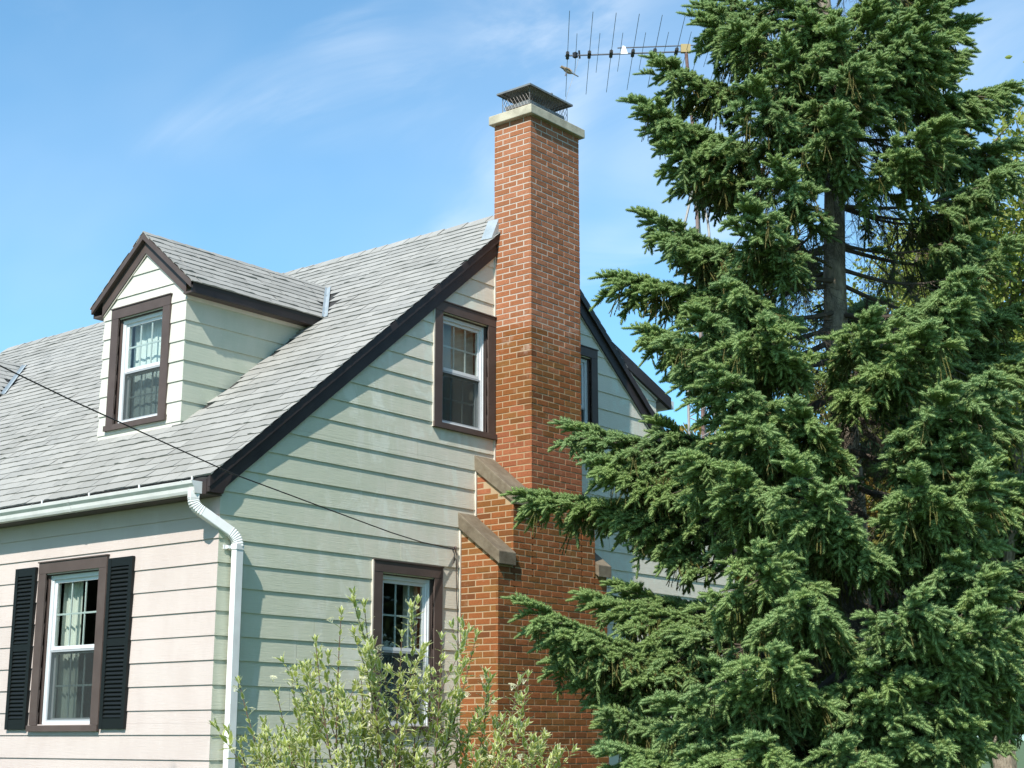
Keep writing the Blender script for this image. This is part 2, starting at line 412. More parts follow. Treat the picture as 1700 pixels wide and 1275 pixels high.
def window(F, w, style):
    a0, a1, z0, z1 = w
    wp = link('window', None, house, F(((a0 + a1) / 2, 0, z0)))
    c = CAS
    q = MB(); q.box(a0, a1, -.01, .038, z1 - c + .012, z1, F); q.build('head_casing', M['brown'], wp)
    for x in (a0, a1 - c):
        q = MB(); q.box(x, x + c, -.01, .036, z0 + .062, z1 - c + .010, F); q.build('side_casing', M['brown'], wp)
    q = MB(); q.box(a0 - .012, a1 + .012, -.02, .048, z1 + .001, z1 + .013, F); q.build('drip_cap', M['brown'], wp)
    q = MB(); q.box(a0 - .015, a1 + .015, -.10, .055, z0, z0 + .060, F); q.build('sill', M['brown'], wp)
    o0, o1, p0, p1 = a0 + c, a1 - c, z0 + .062, z1 - c + .012      # opening
    q = MB()
    q.box(o0, o0 + .022, -.13, -.011, p0, p1, F); q.box(o1 - .022, o1, -.13, -.011, p0, p1, F); q.box(o0 + .022, o1 - .022, -.13, -.011, p1 - .022, p1, F)
    q.build('blind_stop', M['brown'], wp)
    o0 += .022; o1 -= .022; p1 -= .022
    f = .042                                                          # white frame, stepped
    q = MB()
    q.box(o0, o0 + f, -.12, -.030, p0, p1, F); q.box(o1 - f, o1, -.12, -.030, p0, p1, F)
    q.box(o0 + f, o1 - f, -.12, -.030, p1 - f, p1, F); q.box(o0 + f, o1 - f, -.12, -.022, p0, p0 + .035, F)
    q.box(o0 + .004, o0 + .016, -.030, -.020, p0, p1, F); q.box(o1 - .016, o1 - .004, -.030, -.020, p0, p1, F)
    q.build('frame', M['vinyl'], wp)
    b0, b1, q0, q1 = o0 + f, o1 - f, p0 + .035, p1 - f
    mid = (q0 + q1) / 2 - .005
    for upper in (True, False):
        s0, s1 = (mid + .004, q1) if upper else (q0, mid - .002)
        dd = -.050 if upper else -.085
        r = .036
        sash = MB()
        sash.box(b0, b0 + r, dd - .028, dd, s0, s1, F); sash.box(b1 - r, b1, dd - .028, dd, s0, s1, F)
        sash.box(b0 + r, b1 - r, dd - .028, dd, s1 - r, s1, F); sash.box(b0 + r, b1 - r, dd - .028, dd + (.012 if upper else 0), s0, s0 + r, F)
        sash.build('sash', M['vinyl'], wp)
        g0, g1, h0, h1 = b0 + r, b1 - r, s0 + r, s1 - r
        for i in (1, 2):
            x = g0 + (g1 - g0) * i / 3; mu = MB(); mu.box(x - .009, x + .009, dd - .024, dd - .013, h0, h1, F); mu.build('muntin', M['vinyl'], wp)
        zc = (h0 + h1) / 2; mu = MB(); mu.box(g0, g1, dd - .0225, dd - .0115, zc - .009, zc + .009, F); mu.build('muntin', M['vinyl'], wp)
        for i in range(3):
            for j in range(2):
                x0 = g0 + (g1 - g0) * i / 3; x1 = g0 + (g1 - g0) * (i + 1) / 3; y0, y1 = (h0, zc) if j == 0 else (zc, h1)
                pn = MB(); pn.box(x0, x1, dd - .011, dd - .008, y0, y1, F); pn.build('pane', M['glass'], wp)
        if not upper:                                                 # half screen outside the lower sash
            sc = MB(); e = .018
            sc.box(b0, b0 + e, -.050, -.036, q0, mid, F); sc.box(b1 - e, b1, -.050, -.036, q0, mid, F); sc.box(b0 + e, b1 - e, -.050, -.036, mid - e, mid, F); sc.box(b0 + e, b1 - e, -.050, -.036, q0, q0 + e, F)
            sc.build('screen_frame', M['vinyl_shade'], wp)
            sc = MB(); sc.box(b0 + e, b1 - e, -.0440, -.0425, q0 + e, mid - e, F); sc.build('insect_screen', M['screen'], wp)
    if style == 'shade': curtain(F, b0 - .03, b1 + .03, q0 - .05, q1 + .05, -.17, M['shade'], wp, 3, .004)
    elif style == 'sheer': curtain(F, b0 + .02, b1 + .02, q0 - .05, q1 + .05, -.18, M['sheer'], wp, 5, .006)
    elif style == 'street':
        curtain(F, b1 - .30, b1 + .02, q0 - .05, q1 + .05, -.19, M['curtain'], wp, 4, .02)
    elif style == 'dim': curtain(F, b1 - .20, b1 + .02, q0 - .05, q1 + .05, -.19, M['shade'], wp, 3, .012); curtain(F, b0 - .02, b0 + .05, q0 - .05, q1 + .05, -.20, M['shade'], wp, 1, .008)
    return wp

window(G, W_UP, 'shade'); window(G, W_UPR, 'shade'); window(G, W_LOW, 'dim')
window(FR(0), W_FR, 'street'); window(FR(0), (LEN - W_FR[1], LEN - W_FR[0], W_FR[2], W_FR[3]), 'street')

# shutters: stiles, rails and louvre slats
for (y0, y1) in ((1.212, 1.60), (2.83, 3.19)):
    F = FR(0); sh = MB(); z0, z1 = .085, 1.735; e = .052; md = (z0 + z1) / 2
    for a in (y0, y1 - e): sh.box(a, a + e, .020, .052, z0, z1, F)
    for a, b in ((z0, z0 + .10), (md - .035, md + .035), (z1 - .085, z1)): sh.box(y0 + e, y1 - e, .020, .050, a, b, F)
    sh.box(y0 + e, y1 - e, .020, .026, z0 + .10, z1 - .085, F)
    sh = sh.build('shutter', M['shutter'], house)
    sl = None
    for a, b in ((z0 + .10, md - .035), (md + .035, z1 - .085)):
        n = 17
        for i in range(n):
            zc = a + (b - a) * (i + .5) / n
            if sl is None:
                s = MB(); h = (b - a) / n * .5
                s.hexa([F((y0 + e, .027, h)), F((y1 - e, .027, h)), F((y1 - e, .047, -h + .006)), F((y0 + e, .047, -h + .006))], [F((y0 + e, .027, h + .008)), F((y1 - e, .027, h + .008)), F((y1 - e, .049, -h + .014)), F((y0 + e, .049, -h + .014))])
                sl = s.mesh('slat', M['shutter'], fix=True)
            link('slat', sl, sh, (0, 0, zc))

# ------------------------------------------------------------------ roofs
SL = math.sqrt(1 + PITCH_R ** 2)
CAMV = np.array(CAM)
def shingle_variant(r):
    n = 4; vs = []; top = []
    th = r.uniform(.009, .013); j = [r.uniform(-.005, .005) for _ in range(n + 1)]; curl = [th + max(0, r.gauss(.0, .0028)) for _ in range(n + 1)]
    for i in range(n + 1): vs.append((i / n, j[i], curl[i]))
    for i in range(n + 1): vs.append((i / n, .075, th * .62 + .001))
    for i in range(n + 1): vs.append((i / n, .185, .001))
    for i in range(n + 1): vs.append((i / n, j[i] + .002, -.002))
    k = n + 1; fs = []
    for i in range(n):
        fs += [(i, i + 1, k + i + 1, k + i), (k + i, k + i + 1, 2 * k + i + 1, 2 * k + i), (3 * k + i, 3 * k + i + 1, i + 1, i)]
    fs += [(3 * k, 0, k), (3 * k + n, k + n, n)]
    return vs, fs
SHV = [shingle_variant(random.Random(100 + i)) for i in range(14)]
SHM = []
for vs, fs in SHV:
    b = MB(); b.add(vs, fs); SHM.append(b.mesh('shingle', M['shingle']))

def shingle_roof(parent, O, U, V, ulen, vlen, keep, r, n_single, course=.15, wid=(.22, .38)):
    U, V = Vector(U), Vector(V); Nn = U.cross(V); O = Vector(O)
    items = []; k = 0
    while k * course < vlen - .03:
        u = -r.uniform(0, .3); drift = 0
        while u < ulen:
            wv = r.uniform(*wid)
            a, b = max(u, 0), min(u + wv - .004, ulen)
            if b - a > .04:
                v = k * course + r.uniform(-.006, .006)
                P = O + U * a + V * v
                c = O + U * ((a + b) / 2) + V * (v + .05)
                if keep(c): items.append((P, b - a, r.randrange(len(SHV)), r.choice((.88, .95, 1.0, 1.0, 1.05, 1.15, 1.35)), r.uniform(-.006, .006), c, min(1.0, (vlen - k * course) / .19)))
            u += wv
        k += 1
    items.sort(key=lambda it: (it[5] - CAM).length)
    fieldb = MB()
    R3 = Matrix((U, V, Nn)).transposed()
    for i, (P, wv, vi, lift, rot, c, sv) in enumerate(items):
        if i < n_single:
            link('shingle', SHM[vi], parent, P, (R3 @ Matrix.Rotation(rot, 3, 'Z')).to_euler(), (wv, sv, lift))
        else:
            vs, fs = SHV[vi]; fieldb.add([P + U * (x * wv) + V * (y * sv + x * wv * rot) + Nn * (z * lift) for x, y, z in vs], fs)
    if fieldb.v: fieldb.build('shingle_field', M['shingle'], parent, kind='stuff', fix=False)

EAVE_X = -.20; EZ = Z_R + PITCH_R * EAVE_X; OVER = .075
Vs = Vector((1, 0, PITCH_R)).normalized(); 
rf = MB()                                                            # decks of both slopes
dk = .05
rf.prism([(EAVE_X + .01, -OVER + .012, EZ), (RIDGE_X, -OVER + .012, RIDGE_Z), (2 * RIDGE_X - EAVE_X, -OVER + .012, EZ), (2 * RIDGE_X - EAVE_X, -OVER + .012, EZ - dk), (RIDGE_X, -OVER + .012, RIDGE_Z - dk), (EAVE_X + .01, -OVER + .012, EZ - dk)], (0, LEN + 2 * OVER - .02, 0))
roof = rf.build('roof', M['deck'], house)
DZ_R, DZ_E, D_EH = 5.515, 4.795, .88                                # dormer ridge height, eave height, eave half width
D2_Y = 9.0
def in_dormer(c):
    for dy in (D_Y, D2_Y):
        s = abs(c.y - dy)
        if c.x > D_X - .02 and s < D_HALF + .02 and c.z < DZ_R - s * PITCH_R + .05: return True
    return False
shingle_roof(roof, (EAVE_X, LEN + .06, EZ + .004), (0, -1, 0), Vs, LEN + .06 + OVER + .02, (RIDGE_X - EAVE_X) * SL, lambda c: not in_dormer(c), random.Random(3), 300)
shingle_roof(roof, (2 * RIDGE_X - EAVE_X, -OVER, EZ + .004), (0, 1, 0), Vector((-1, 0, PITCH_R)).normalized(), LEN + .12, (RIDGE_X - EAVE_X) * SL, lambda c: c.y < 4, random.Random(4), 0, wid=(.3, .5))
# ridge caps
cm = MB(); hw = .14
for s0, s1 in ((-1, 0), (0, 1)):
    p = [(s0 * hw, 0, -abs(s0) * hw * PITCH_R), (s1 * hw, 0, -abs(s1) * hw * PITCH_R), (s1 * hw, .30, -abs(s1) * hw * PITCH_R - .010), (s0 * hw, .30, -abs(s0) * hw * PITCH_R - .010)]
    cm.hexa(p, [(x, y, z + .012) for x, y, z in p])
cmm = cm.mesh('ridge_cap', M['shingle'], fix=True)
y = -OVER
while y < LEN:
    link('ridge_cap', cmm, roof, (RIDGE_X + rng.uniform(-.006, .006), y, RIDGE_Z + .012 + rng.uniform(0, .004)), (rng.uniform(-.01, .01), 0, rng.uniform(-.012, .012))); y += .20

# rake boards: two layers following the slope, both gable halves
def rake(x0, z0, x1, z1, ya, yb, drop0, drop1, name, m, parent):
    q = MB(); q.hexa([(x0, ya, z0 - drop1), (x1, ya, z1 - drop1), (x1, yb, z1 - drop1), (x0, yb, z0 - drop1)], [(x0, ya, z0 - drop0), (x1, ya, z1 - drop0), (x1, yb, z1 - drop0), (x0, yb, z0 - drop0)])
    return q.build(name, m, parent)
for sgn in (1, -1):
    xa = EAVE_X if sgn == 1 else 2 * RIDGE_X - EAVE_X
    xb = RIDGE_X
    rake(xa, EZ, xb, RIDGE_Z, -OVER - .006, -.052, .004, .105, 'rake_moulding', M['shaded_brown'], house)
    xa2 = .01 if sgn == 1 else WID - .01
    rake(xa2, Z_R + .82 * .01, xb, RIDGE_Z, -.050, -.022, .10, .262, 'rake_board', M['shaded_brown'], house)
    rake(xa2, Z_R + .82 * .01, xb, RIDGE_Z, -.030, -.021, .263, .276, 'rake_bead', M['cream'], house)
# eave: fascia, soffit, boxed return at the corner
q = MB(); q.box(EAVE_X, EAVE_X + .02, -.03, LEN, 2.205, EZ - .03); q.build('fascia', M['shaded_brown'], house)
q = MB(); q.box(EAVE_X + .02, -.012, -.03, LEN, 2.205, 2.222); q.build('soffit', M['brown'], house)
q = MB(); q.prism([(EAVE_X + .004, -.072, 2.225), (-.03, -.072, 2.222), (-.012, -.072, 2.27), (.055, -.072, 2.36), (.075, -.072, 2.42), (.02, -.072, 2.44), (EAVE_X + .004, -.072, 2.36)], (0, .048, 0)); q.build('eave_return', M['shaded_brown'], house)

# gutter with end cap, seam bands and hangers
GZ = -.028
prof = [(x, z + GZ) for x, z in [(-.203, 2.352), (-.203, 2.238), (-.280, 2.238), (-.292, 2.262), (-.300, 2.295), (-.325, 2.325), (-.332, 2.352), (-.318, 2.352)]]
pin = [(x + .004 if i > 1 else x - .004, z + .004 if 0 < i < 7 else z) for i, (x, z) in enumerate(prof)]
q = MB(); yA, yB = .03, LEN
n = len(prof)
vs = [(x, y, z) for y in (yA, yB) for (x, z) in prof] + [(x, y, z) for y in (yA, yB) for (x, z) in pin]
fs = []
for i in range(n - 1): fs += [(i, i + 1, n + i + 1, n + i), (2 * n + i + 1, 2 * n + i, 3 * n + i, 3 * n + i + 1)]
fs += [(0, n, 3 * n, 2 * n), (n - 1, 2 * n - 1, 4 * n - 1, 3 * n - 1)]
q.add(vs, fs); gut = q.build('gutter', M['gutter'], house)
q = MB(); q.prism([(x, yA - .004, z) for x, z in prof[:7]] , (0, .004, 0)); q.build('end_cap', M['gutter'], gut)
q = MB(); q.prism([(x - .002 , yA - .008, z) for x, z in prof[1:7]] , (0, .003, 0)); q.build('end_cap', M['gutter'], gut)
for y in (1.93, 6.4):
    q = MB(); o = [(x - .004, z - .004 if z < 2.27 else z) for x, z in prof[1:]]
    vs = [(x, yy, z) for yy in (y, y + .035) for x, z in o]; k = len(o)
    q.add(vs, [(i, i + 1, k + i + 1, k + i) for i in range(k - 1)]); q.build('seam_band', M['gutter'], gut)
for y in (.16, .95, 1.75, 2.55, 3.35, 4.6, 6, 7.5, 9):
    q = MB(); q.box(-.335, -.205, y, y + .018, 2.325, 2.330); q.box(-.215, -.205, y, y + .018, 2.330, 2.39); q.build('hanger', M['gutter'], gut)

# downspout: rectangular tube with two ribbed elbows
def rect_tube(mb, pts, wa, wb, side, ribs=None):
    vs = []; fs = []; side = Vector(side); P = [Vector(p) for p in pts]
    for i, p in enumerate(P):
        d = (P[min(i + 1, len(P) - 1)] - P[max(i - 1, 0)]).normalized(); s = (side - d * side.dot(d)).normalized(); o = d.cross(s)
        kk = 1.0 if not ribs or ribs[i] == 0 else ribs[i]
        for x, y in ((-1, -.8), (-.85, -1), (.85, -1), (1, -.8), (1, .8), (.85, 1), (-.85, 1), (-1, .8)): vs.append(p + s * (x * wa / 2 * kk) + o * (y * wb / 2 * kk))
        if i: fs += [((i - 1) * 8 + k, (i - 1) * 8 + (k + 1) % 8, i * 8 + (k + 1) % 8, i * 8 + k) for k in range(8)]
    fs += [tuple(range(8))[::-1], tuple(range(len(vs) - 8, len(vs)))]
    mb.add(vs, fs)
def bez(a, b, c, n): return [Vector(a) * (1 - t) ** 2 + Vector(b) * 2 * t * (1 - t) + Vector(c) * t * t for t in [i / n for i in range(n + 1)]]
pa, pb = Vector((-.258, .075, 2.10)), Vector((.158, -.085, 1.83))
dsp = link('downspout', None, house, (.158, -.085, -1.5))
d_ = (pb - pa).normalized()
e1 = bez((-.258, .075, 2.17), pa + Vector((0, 0, -.01)), pa + d_ * .11, 16); e2 = bez(pb - d_ * .10, pb, (.158, -.085, 1.74), 16)
side = Vector((1, -.35, 0)).normalized()
q = MB(); rect_tube(q, [(-.258, .075, 2.245), (-.258, .075, 2.168)], .098, .074, side); q.build('outlet', M['gutter'], dsp)
for e in (e1, e2): q = MB(); rect_tube(q, e, .098, .074, side, [1.0 if i % 2 else .90 for i in range(17)]); q.build('elbow', M['gutter'], dsp)
q = MB(); rect_tube(q, [pa + d_ * .108, pb - d_ * .098], .094, .070, side); q.build('offset_pipe', M['gutter'], dsp)
q = MB(); rect_tube(q, [(.158, -.085, 1.745), (.158, -.085, -1.5)], .094, .070, (1, 0, 0)); q.build('down_pipe', M['gutter'], dsp)
q = MB(); rect_tube(q, [(.158, -.085, 1.765), (.158, -.085, 1.715)], .106, .080, (1, 0, 0)); q.box(.065, .105, -.062, -.024, 1.722, 1.750); q.box(.035, .075, -.030, -.022, 1.715, 1.757); q.build('strap', M['gutter'], dsp)

# ------------------------------------------------------------------ dormers
def dormer(dy, with_window):
    off = dy - D_Y
    F = FR(D_X); base_z = Z_R + PITCH_R * D_X
    dm = link('dormer', None, house, (D_X, dy, base_z))
    zl = DZ_R - .07
    left = lambda z: dy - max(0.0, min(D_HALF, (zl - z) / PITCH_R)); right = lambda z: dy + max(0.0, min(D_HALF, (zl - z) / PITCH_R))
    wn = (W_D[0] + off, W_D[1] + off, W_D[2], W_D[3])
    boards(dm, F, M['siding_dormer'], 3.287, base_z - .06, zl - .02, left, right, [opening(wn)], mitre='lr', joints=0)
    # side walls: triangles between dormer eave and main roof
    for sg in (-1, 1):
        FS = (lambda p: (p[0], dy - D_HALF - p[1], p[2])) if sg == -1 else (lambda p: (p[0], dy + D_HALF + p[1], p[2]))
        boards(dm, FS, M['siding_dormer_side'], 3.287, base_z, DZ_E + .10, lambda z: D_X, lambda z: max(D_X, (z - Z_R) / PITCH_R + .02), [], mitre='l', joints=0)
    if with_window: window(F, wn, 'sheer')
    # roof deck following the valley, rake boards, eave boards
    xf = D_X - .085
    q = MB()
    for sg in (-1, 1):
        r0, r1 = Vector((xf, dy, DZ_R)), Vector(((DZ_R - Z_R) / PITCH_R + .08, dy, DZ_R)); e0, e1 = Vector((xf, dy + sg * D_EH, DZ_E)), Vector(((DZ_E - Z_R) / PITCH_R + .05, dy + sg * D_EH, DZ_E))
        dn = Vector((0, 0, -.045)); q.hexa([r0 + dn, r1 + dn, e1 + dn, e0 + dn], [r0, r1, e1, e0])
    q.build('dormer_deck', M['deck'], dm)
    for sg in (-1, 1):
        def rk(y0, z0, y1, z1, xa, xb, d0, d1, name, m):
            b = MB(); b.hexa([(xa, y0, z0 - d1), (xa, y1, z1 - d1), (xb, y1, z1 - d1), (xb, y0, z0 - d1)], [(xa, y0, z0 - d0), (xa, y1, z1 - d0), (xb, y1, z1 - d0), (xb, y0, z0 - d0)]); b.build(name, m, dm)
        ye = dy + sg * D_EH
        rk(ye, DZ_E, dy, DZ_R, xf - .008, xf + .022, .002, .075, 'rake_moulding', M['brown'])
        yw = dy + sg * (D_HALF + .03); zw = DZ_R - (D_HALF + .03) * PITCH_R
        rk(yw, zw, dy, DZ_R, xf + .022, D_X - .022, .05, .07, 'rake_soffit', M['brown'])
        rk(yw, zw, dy, DZ_R, D_X - .042, D_X - .022, .07, .225, 'rake_board', M['brown'])
        rk(yw, zw, dy, DZ_R, D_X - .030, D_X - .0215, .226, .243, 'rake_bead', M['cream'])
        xe = (DZ_E - Z_R) / PITCH_R
        b = MB(); y0, y1 = sorted((dy + sg * (D_EH - .005), dy + sg * (D_EH - .025))); b.box(xf + .023, xe + .02, y0, y1, DZ_E - .12, DZ_E - .02); b.build('eave_fascia', M['shaded_brown'], dm)
        b = MB(); y0, y1 = sorted((dy + sg * (D_EH - .026), dy + sg * (D_HALF + .015))); b.box(xf + .023, xe + .0, y0, y1, DZ_E - .12, DZ_E - .10); b.build('eave_soffit', M['brown'], dm)
        b = MB(); y0, y1 = sorted((dy + sg * (D_HALF + .022), dy + sg * (D_HALF + .036))); b.box(D_X - .02, xe - .06, y0, y1, DZ_E - .16, DZ_E - .121); b.build('frieze_bead', M['cream'], dm)
    vlen = D_EH * SL
    rr = random.Random(int(dy * 10))
    inv = lambda c: c.x < (c.z - Z_R) / PITCH_R + .02
    shingle_roof(dm, (xf - .012, dy - D_EH - .02, DZ_E - .016 + .005), (1, 0, 0), Vector((0, 1, PITCH_R)).normalized(), 3.2, vlen, inv, rr, 150 if off == 0 else 0, course=.135)
    shingle_roof(dm, (3.3 + xf, dy + D_EH + .02, DZ_E - .016 + .005), (-1, 0, 0), Vector((0, -1, PITCH_R)).normalized(), 3.312, vlen, inv, rr, 0, course=.135)
    x = xf - .01
    while x < (DZ_R - Z_R) / PITCH_R - .05:
        link('ridge_cap', cmm, dm, (x, dy, DZ_R + .012), (0, 0, -math.pi / 2), (.8, 1, 1)); x += .20
    # open metal valley
    for sg in (-1, 1):
        pv = lambda u: Vector(((DZ_E + (DZ_R - DZ_E) * u - Z_R) / PITCH_R, dy + sg * D_EH * (1 - u), DZ_E + (DZ_R - DZ_E) * u))
        a, c = pv(-.02), pv(.98)
        nm = Vector((-PITCH_R, 0, 1)).normalized(); nd = Vector((0, sg * PITCH_R, 1)).normalized()
        uu = Vector((0, sg * .075, 0)); ud = Vector((-.055, 0, 0))
        b = MB()
        b.hexa([a + nm * .012, c + nm * .012, c + uu + nm * .024, a + uu + nm * .024], [a + nm * .016, c + nm * .016, c + uu + nm * .028, a + uu + nm * .028])
        b.hexa([a + nd * .012, c + nd * .012, c + ud + nd * .024, a + ud + nd * .024], [a + nd * .016, c + nd * .016, c + ud + nd * .028, a + ud + nd * .028])
        b.build('valley_flashing', M['galv'], dm)
dormer(D_Y, True); dormer(D2_Y, True)

# long shed dormer on the rear slope: only its end shows beside the spruce
sdm = link('shed_dormer', None, house, (8.06, 5, 3.4))
sy = .50; zr = lambda x: 5.138 - (x - 7.07) * .382; rr_ = lambda x: Z_R + PITCH_R * (2 * RIDGE_X - x)
FSD = lambda p: (p[0], sy - p[1], p[2])
boards(sdm, FSD, M['siding_gable'], 3.42, 3.40, 5.0, lambda z: (Z_R + PITCH_R * 2 * RIDGE_X - z) / PITCH_R - .05, lambda z: min(8.07, (5.138 - .16 + 7.07 * .382 - z) / .382), [], joints=0)
q = MB(); q.box(8.05, 8.07, sy, 10.4, 3.3, 4.62); q.build('shed_wall', M['siding_front'], sdm)
q = MB(); x0, x1 = 6.2, 8.36; q.hexa([(x0, sy - .06, zr(x0) - .05), (x1, sy - .06, zr(x1) - .05), (x1, 10.5, zr(x1) - .05), (x0, 10.5, zr(x0) - .05)], [(x0, sy - .06, zr(x0)), (x1, sy - .06, zr(x1)), (x1, 10.5, zr(x1)), (x0, 10.5, zr(x0))]); q.build('shed_roof', M['shingle'], sdm)
q = MB(); q.hexa([(x0, sy - .075, zr(x0) - .17), (x1, sy - .075, zr(x1) - .17), (x1, sy - .02, zr(x1) - .17), (x0, sy - .02, zr(x0) - .17)], [(x0, sy - .075, zr(x0) - .01), (x1, sy - .075, zr(x1) - .01), (x1, sy - .02, zr(x1) - .01), (x0, sy - .02, zr(x0) - .01)]); q.build('rake_board', M['shaded_brown'], sdm)
q = MB(); q.hexa([(x0, sy - .035, zr(x0) - .195), (8.07, sy - .035, zr(8.07) - .195), (8.07, sy - .022, zr(8.07) - .195), (x0, sy - .022, zr(x0) - .195)], [(x0, sy - .035, zr(x0) - .172), (8.07, sy - .035, zr(8.07) - .172), (8.07, sy - .022, zr(8.07) - .172), (x0, sy - .022, zr(x0) - .172)]); q.build('rake_bead', M['cream'], sdm)
q = MB(); q.box(8.37, 8.49, sy - .03, 10.4, 4.50, 4.61); q.build('shed_gutter', M['gutter'], sdm)

# ------------------------------------------------------------------ chimney
COURSE = .0697; BL, BJ = .1985, .0115
chim = MB()
e = .003
chim.box(CH['up'][0] + e, CH['up'][1] - e, 0.0, CHD - e, 1.7, 7.185, G)
def wing(x0, x1, zb, zf, z0):
    chim.prism([(x0, 0, z0), (x0, -CHD + e, z0), (x0, -CHD + e, zf), (x0, 0, zb)], (x1 - x0, 0, 0))
wing(CH['mid'][0] + e, CH['up'][0] + .03, 2.96, 2.53, 1.6); wing(CH['up'][1] - .03, CH['mid'][1] - e, 2.96, 2.53, 1.6)
wing(CH['low'][0] + e, CH['mid'][0] + .03, 2.28, 1.85, GROUND); wing(CH['mid'][1] - .03, CH['low'][1] - e, 2.28, 1.85, GROUND)
chim.box(CH['mid'][0], CH['mid'][1], 0.0, CHD - e - .001, GROUND, 1.8, G)
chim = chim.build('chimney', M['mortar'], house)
def brick_variant(r):
    c = .003; D = .03; vs = []
    jt = lambda s=.0014: r.uniform(-s, s)
    H = COURSE - BJ
    # u 0..1, v 0..H, n outward 0 = face plane
    fr = [(.022, c), (.978, c), (.978, H - c), (.022, H - c)]; sd_ = [(0, 0), (1, 0), (1, H), (0, H)]
    vs += [(u + jt(.006), v + jt(), jt(.0012)) for u, v in fr]; vs += [(u + jt(.004), v + jt(), -c * .9) for u, v in sd_]; vs += [(u, v, -D) for u, v in sd_]
    fs = [(0, 1, 2, 3)] + [(4 + i, 4 + (i + 1) % 4, (i + 1) % 4, i) for i in range(4)] + [(8 + i, 8 + (i + 1) % 4, 4 + (i + 1) % 4, 4 + i) for i in range(4)]
    return vs, fs
BV = [brick_variant(random.Random(500 + i)) for i in range(12)]; BM = []
for vs, fs in BV: b = MB(); b.add(vs, fs); BM.append(b.mesh('brick', M['brick']))
rb = random.Random(77); bricks = []
zc0 = 7.18
def lay(O, U, n, length, ok, flip, shift=0):
    """courses counted down from the crown; flip: first brick of alternate courses is a half"""
    O, U, n = Vector(O), Vector(U), Vector(n)
    for k in range(int((zc0 - GROUND) / COURSE)):
        z = zc0 - (k + 1) * COURSE + BJ / 2
        half = (k + flip) % 2
        u = -shift; first = True
        while u < length - .02:
            L_ = (BL - BJ) / 2 if (first and half) else BL
            a, b_ = max(u, 0), min(u + L_, length)
            if b_ - a > .03:
                P = O + U * a + Vector((0, 0, z)); c = P + U * ((b_ - a) / 2) + Vector((0, 0, .03))
                if ok(a + (b_ - a) / 2, z + .03): bricks.append((P, U, n, b_ - a, rb.randrange(12), c, n * rb.uniform(-.0015, .002)))
            u += L_ + BJ; first = False
upL = CH['up'][1] - CH['up'][0]
lay((CH['up'][0], -CHD, 0), (1, 0, 0), (0, -1, 0), upL, lambda u, z: z > 2.50, 0)
lay((CH['mid'][0], -CHD, 0), (1, 0, 0), (0, -1, 0), CH['mid'][1] - CH['mid'][0], lambda u, z: 1.80 < z < 2.50, 0)
lay((CH['low'][0], -CHD, 0), (1, 0, 0), (0, -1, 0), CH['low'][1] - CH['low'][0], lambda u, z: z < 1.80, 1)
for key, hiZ, loZ in (('up', None, (3.0, 2.56)), ('mid', (2.95, 2.52), (2.32, 1.86)), ('low', (2.27, 1.84), None)):
    # left faces run from the wall (u = 0) to the front corner
    lim = lambda u, pr: pr[0] + (pr[1] - pr[0]) * u / CHD
    ok = (lambda hiZ, loZ: lambda u, z: (hiZ is None or z < lim(u, hiZ) - .02) and (loZ is None or z > lim(u, loZ) - .06))(hiZ, loZ)
    s0 = {'up': 1, 'mid': 1, 'low': 0}[key]
    lay((CH[key][0], 0, 0), (0, -1, 0), (-1, 0, 0), CHD, ok, s0, shift=.075)
    lay((CH[key][1], -CHD, 0), (0, 1, 0), (1, 0, 0), CHD, (lambda ok: lambda u, z: ok(CHD - u, z))(ok), s0)
lay((CH['up'][1], 0.0, 0), (-1, 0, 0), (0, 1, 0), upL, lambda u, z: z > 5.9, 0)
def seen(b):
    c = b[5]; d = c - CAM; zc = d.dot(fw)
    return b[2].dot(CAM - c) > 0 and CAM.z + zc > 0 and abs(d.dot(up) / zc) < 637 / FPX
bricks.sort(key=lambda b: (0 if seen(b) else 1, (b[5] - CAM).length))
bf = MB()
for i, (P, U, n, L_, vi, c, o) in enumerate(bricks):
    if i < 300:
        R3 = Matrix((U, Vector((0, 0, 1)), n)).transposed()
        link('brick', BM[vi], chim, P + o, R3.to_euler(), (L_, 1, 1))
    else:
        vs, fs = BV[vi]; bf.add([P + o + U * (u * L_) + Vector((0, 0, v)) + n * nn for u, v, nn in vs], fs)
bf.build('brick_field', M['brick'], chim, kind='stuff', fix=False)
# sloping concrete caps on the four shoulders
def shoulder(x0, x1, zb, zf, th):
    yb, yf = -.002, -.60
    q = MB(); q.hexa([(x0, yb, zb - th), (x1, yb, zb - th), (x1, yf, zf - th * .82), (x0, yf, zf - th * .82)], [(x0, yb, zb), (x1, yb, zb), (x1, yf, zf), (x0, yf, zf)])
    o = q.build('shoulder_cap', M['concrete'], chim); bv = o.modifiers.new('bevel', 'BEVEL'); bv.width = .008; bv.segments = 2
shoulder(CH['mid'][0] - .03, CH['up'][0] - .002, 3.115, 2.64, .172); shoulder(CH['up'][1] + .002, CH['mid'][1] + .03, 3.115, 2.64, .172)
shoulder(CH['low'][0] - .04, CH['mid'][0] - .004, 2.435, 1.965, .172); shoulder(CH['mid'][1] + .004, CH['low'][1] + .04, 2.435, 1.965, .172)
q = MB(); q.box(CH['up'][0] - .06, CH['up'][1] + .06, -.045, CHD + .055, 7.18, 7.292, G); o = q.build('crown_slab', M['crown'], chim); bv = o.modifiers.new('bevel', 'BEVEL'); bv.width = .008; bv.segments = 2
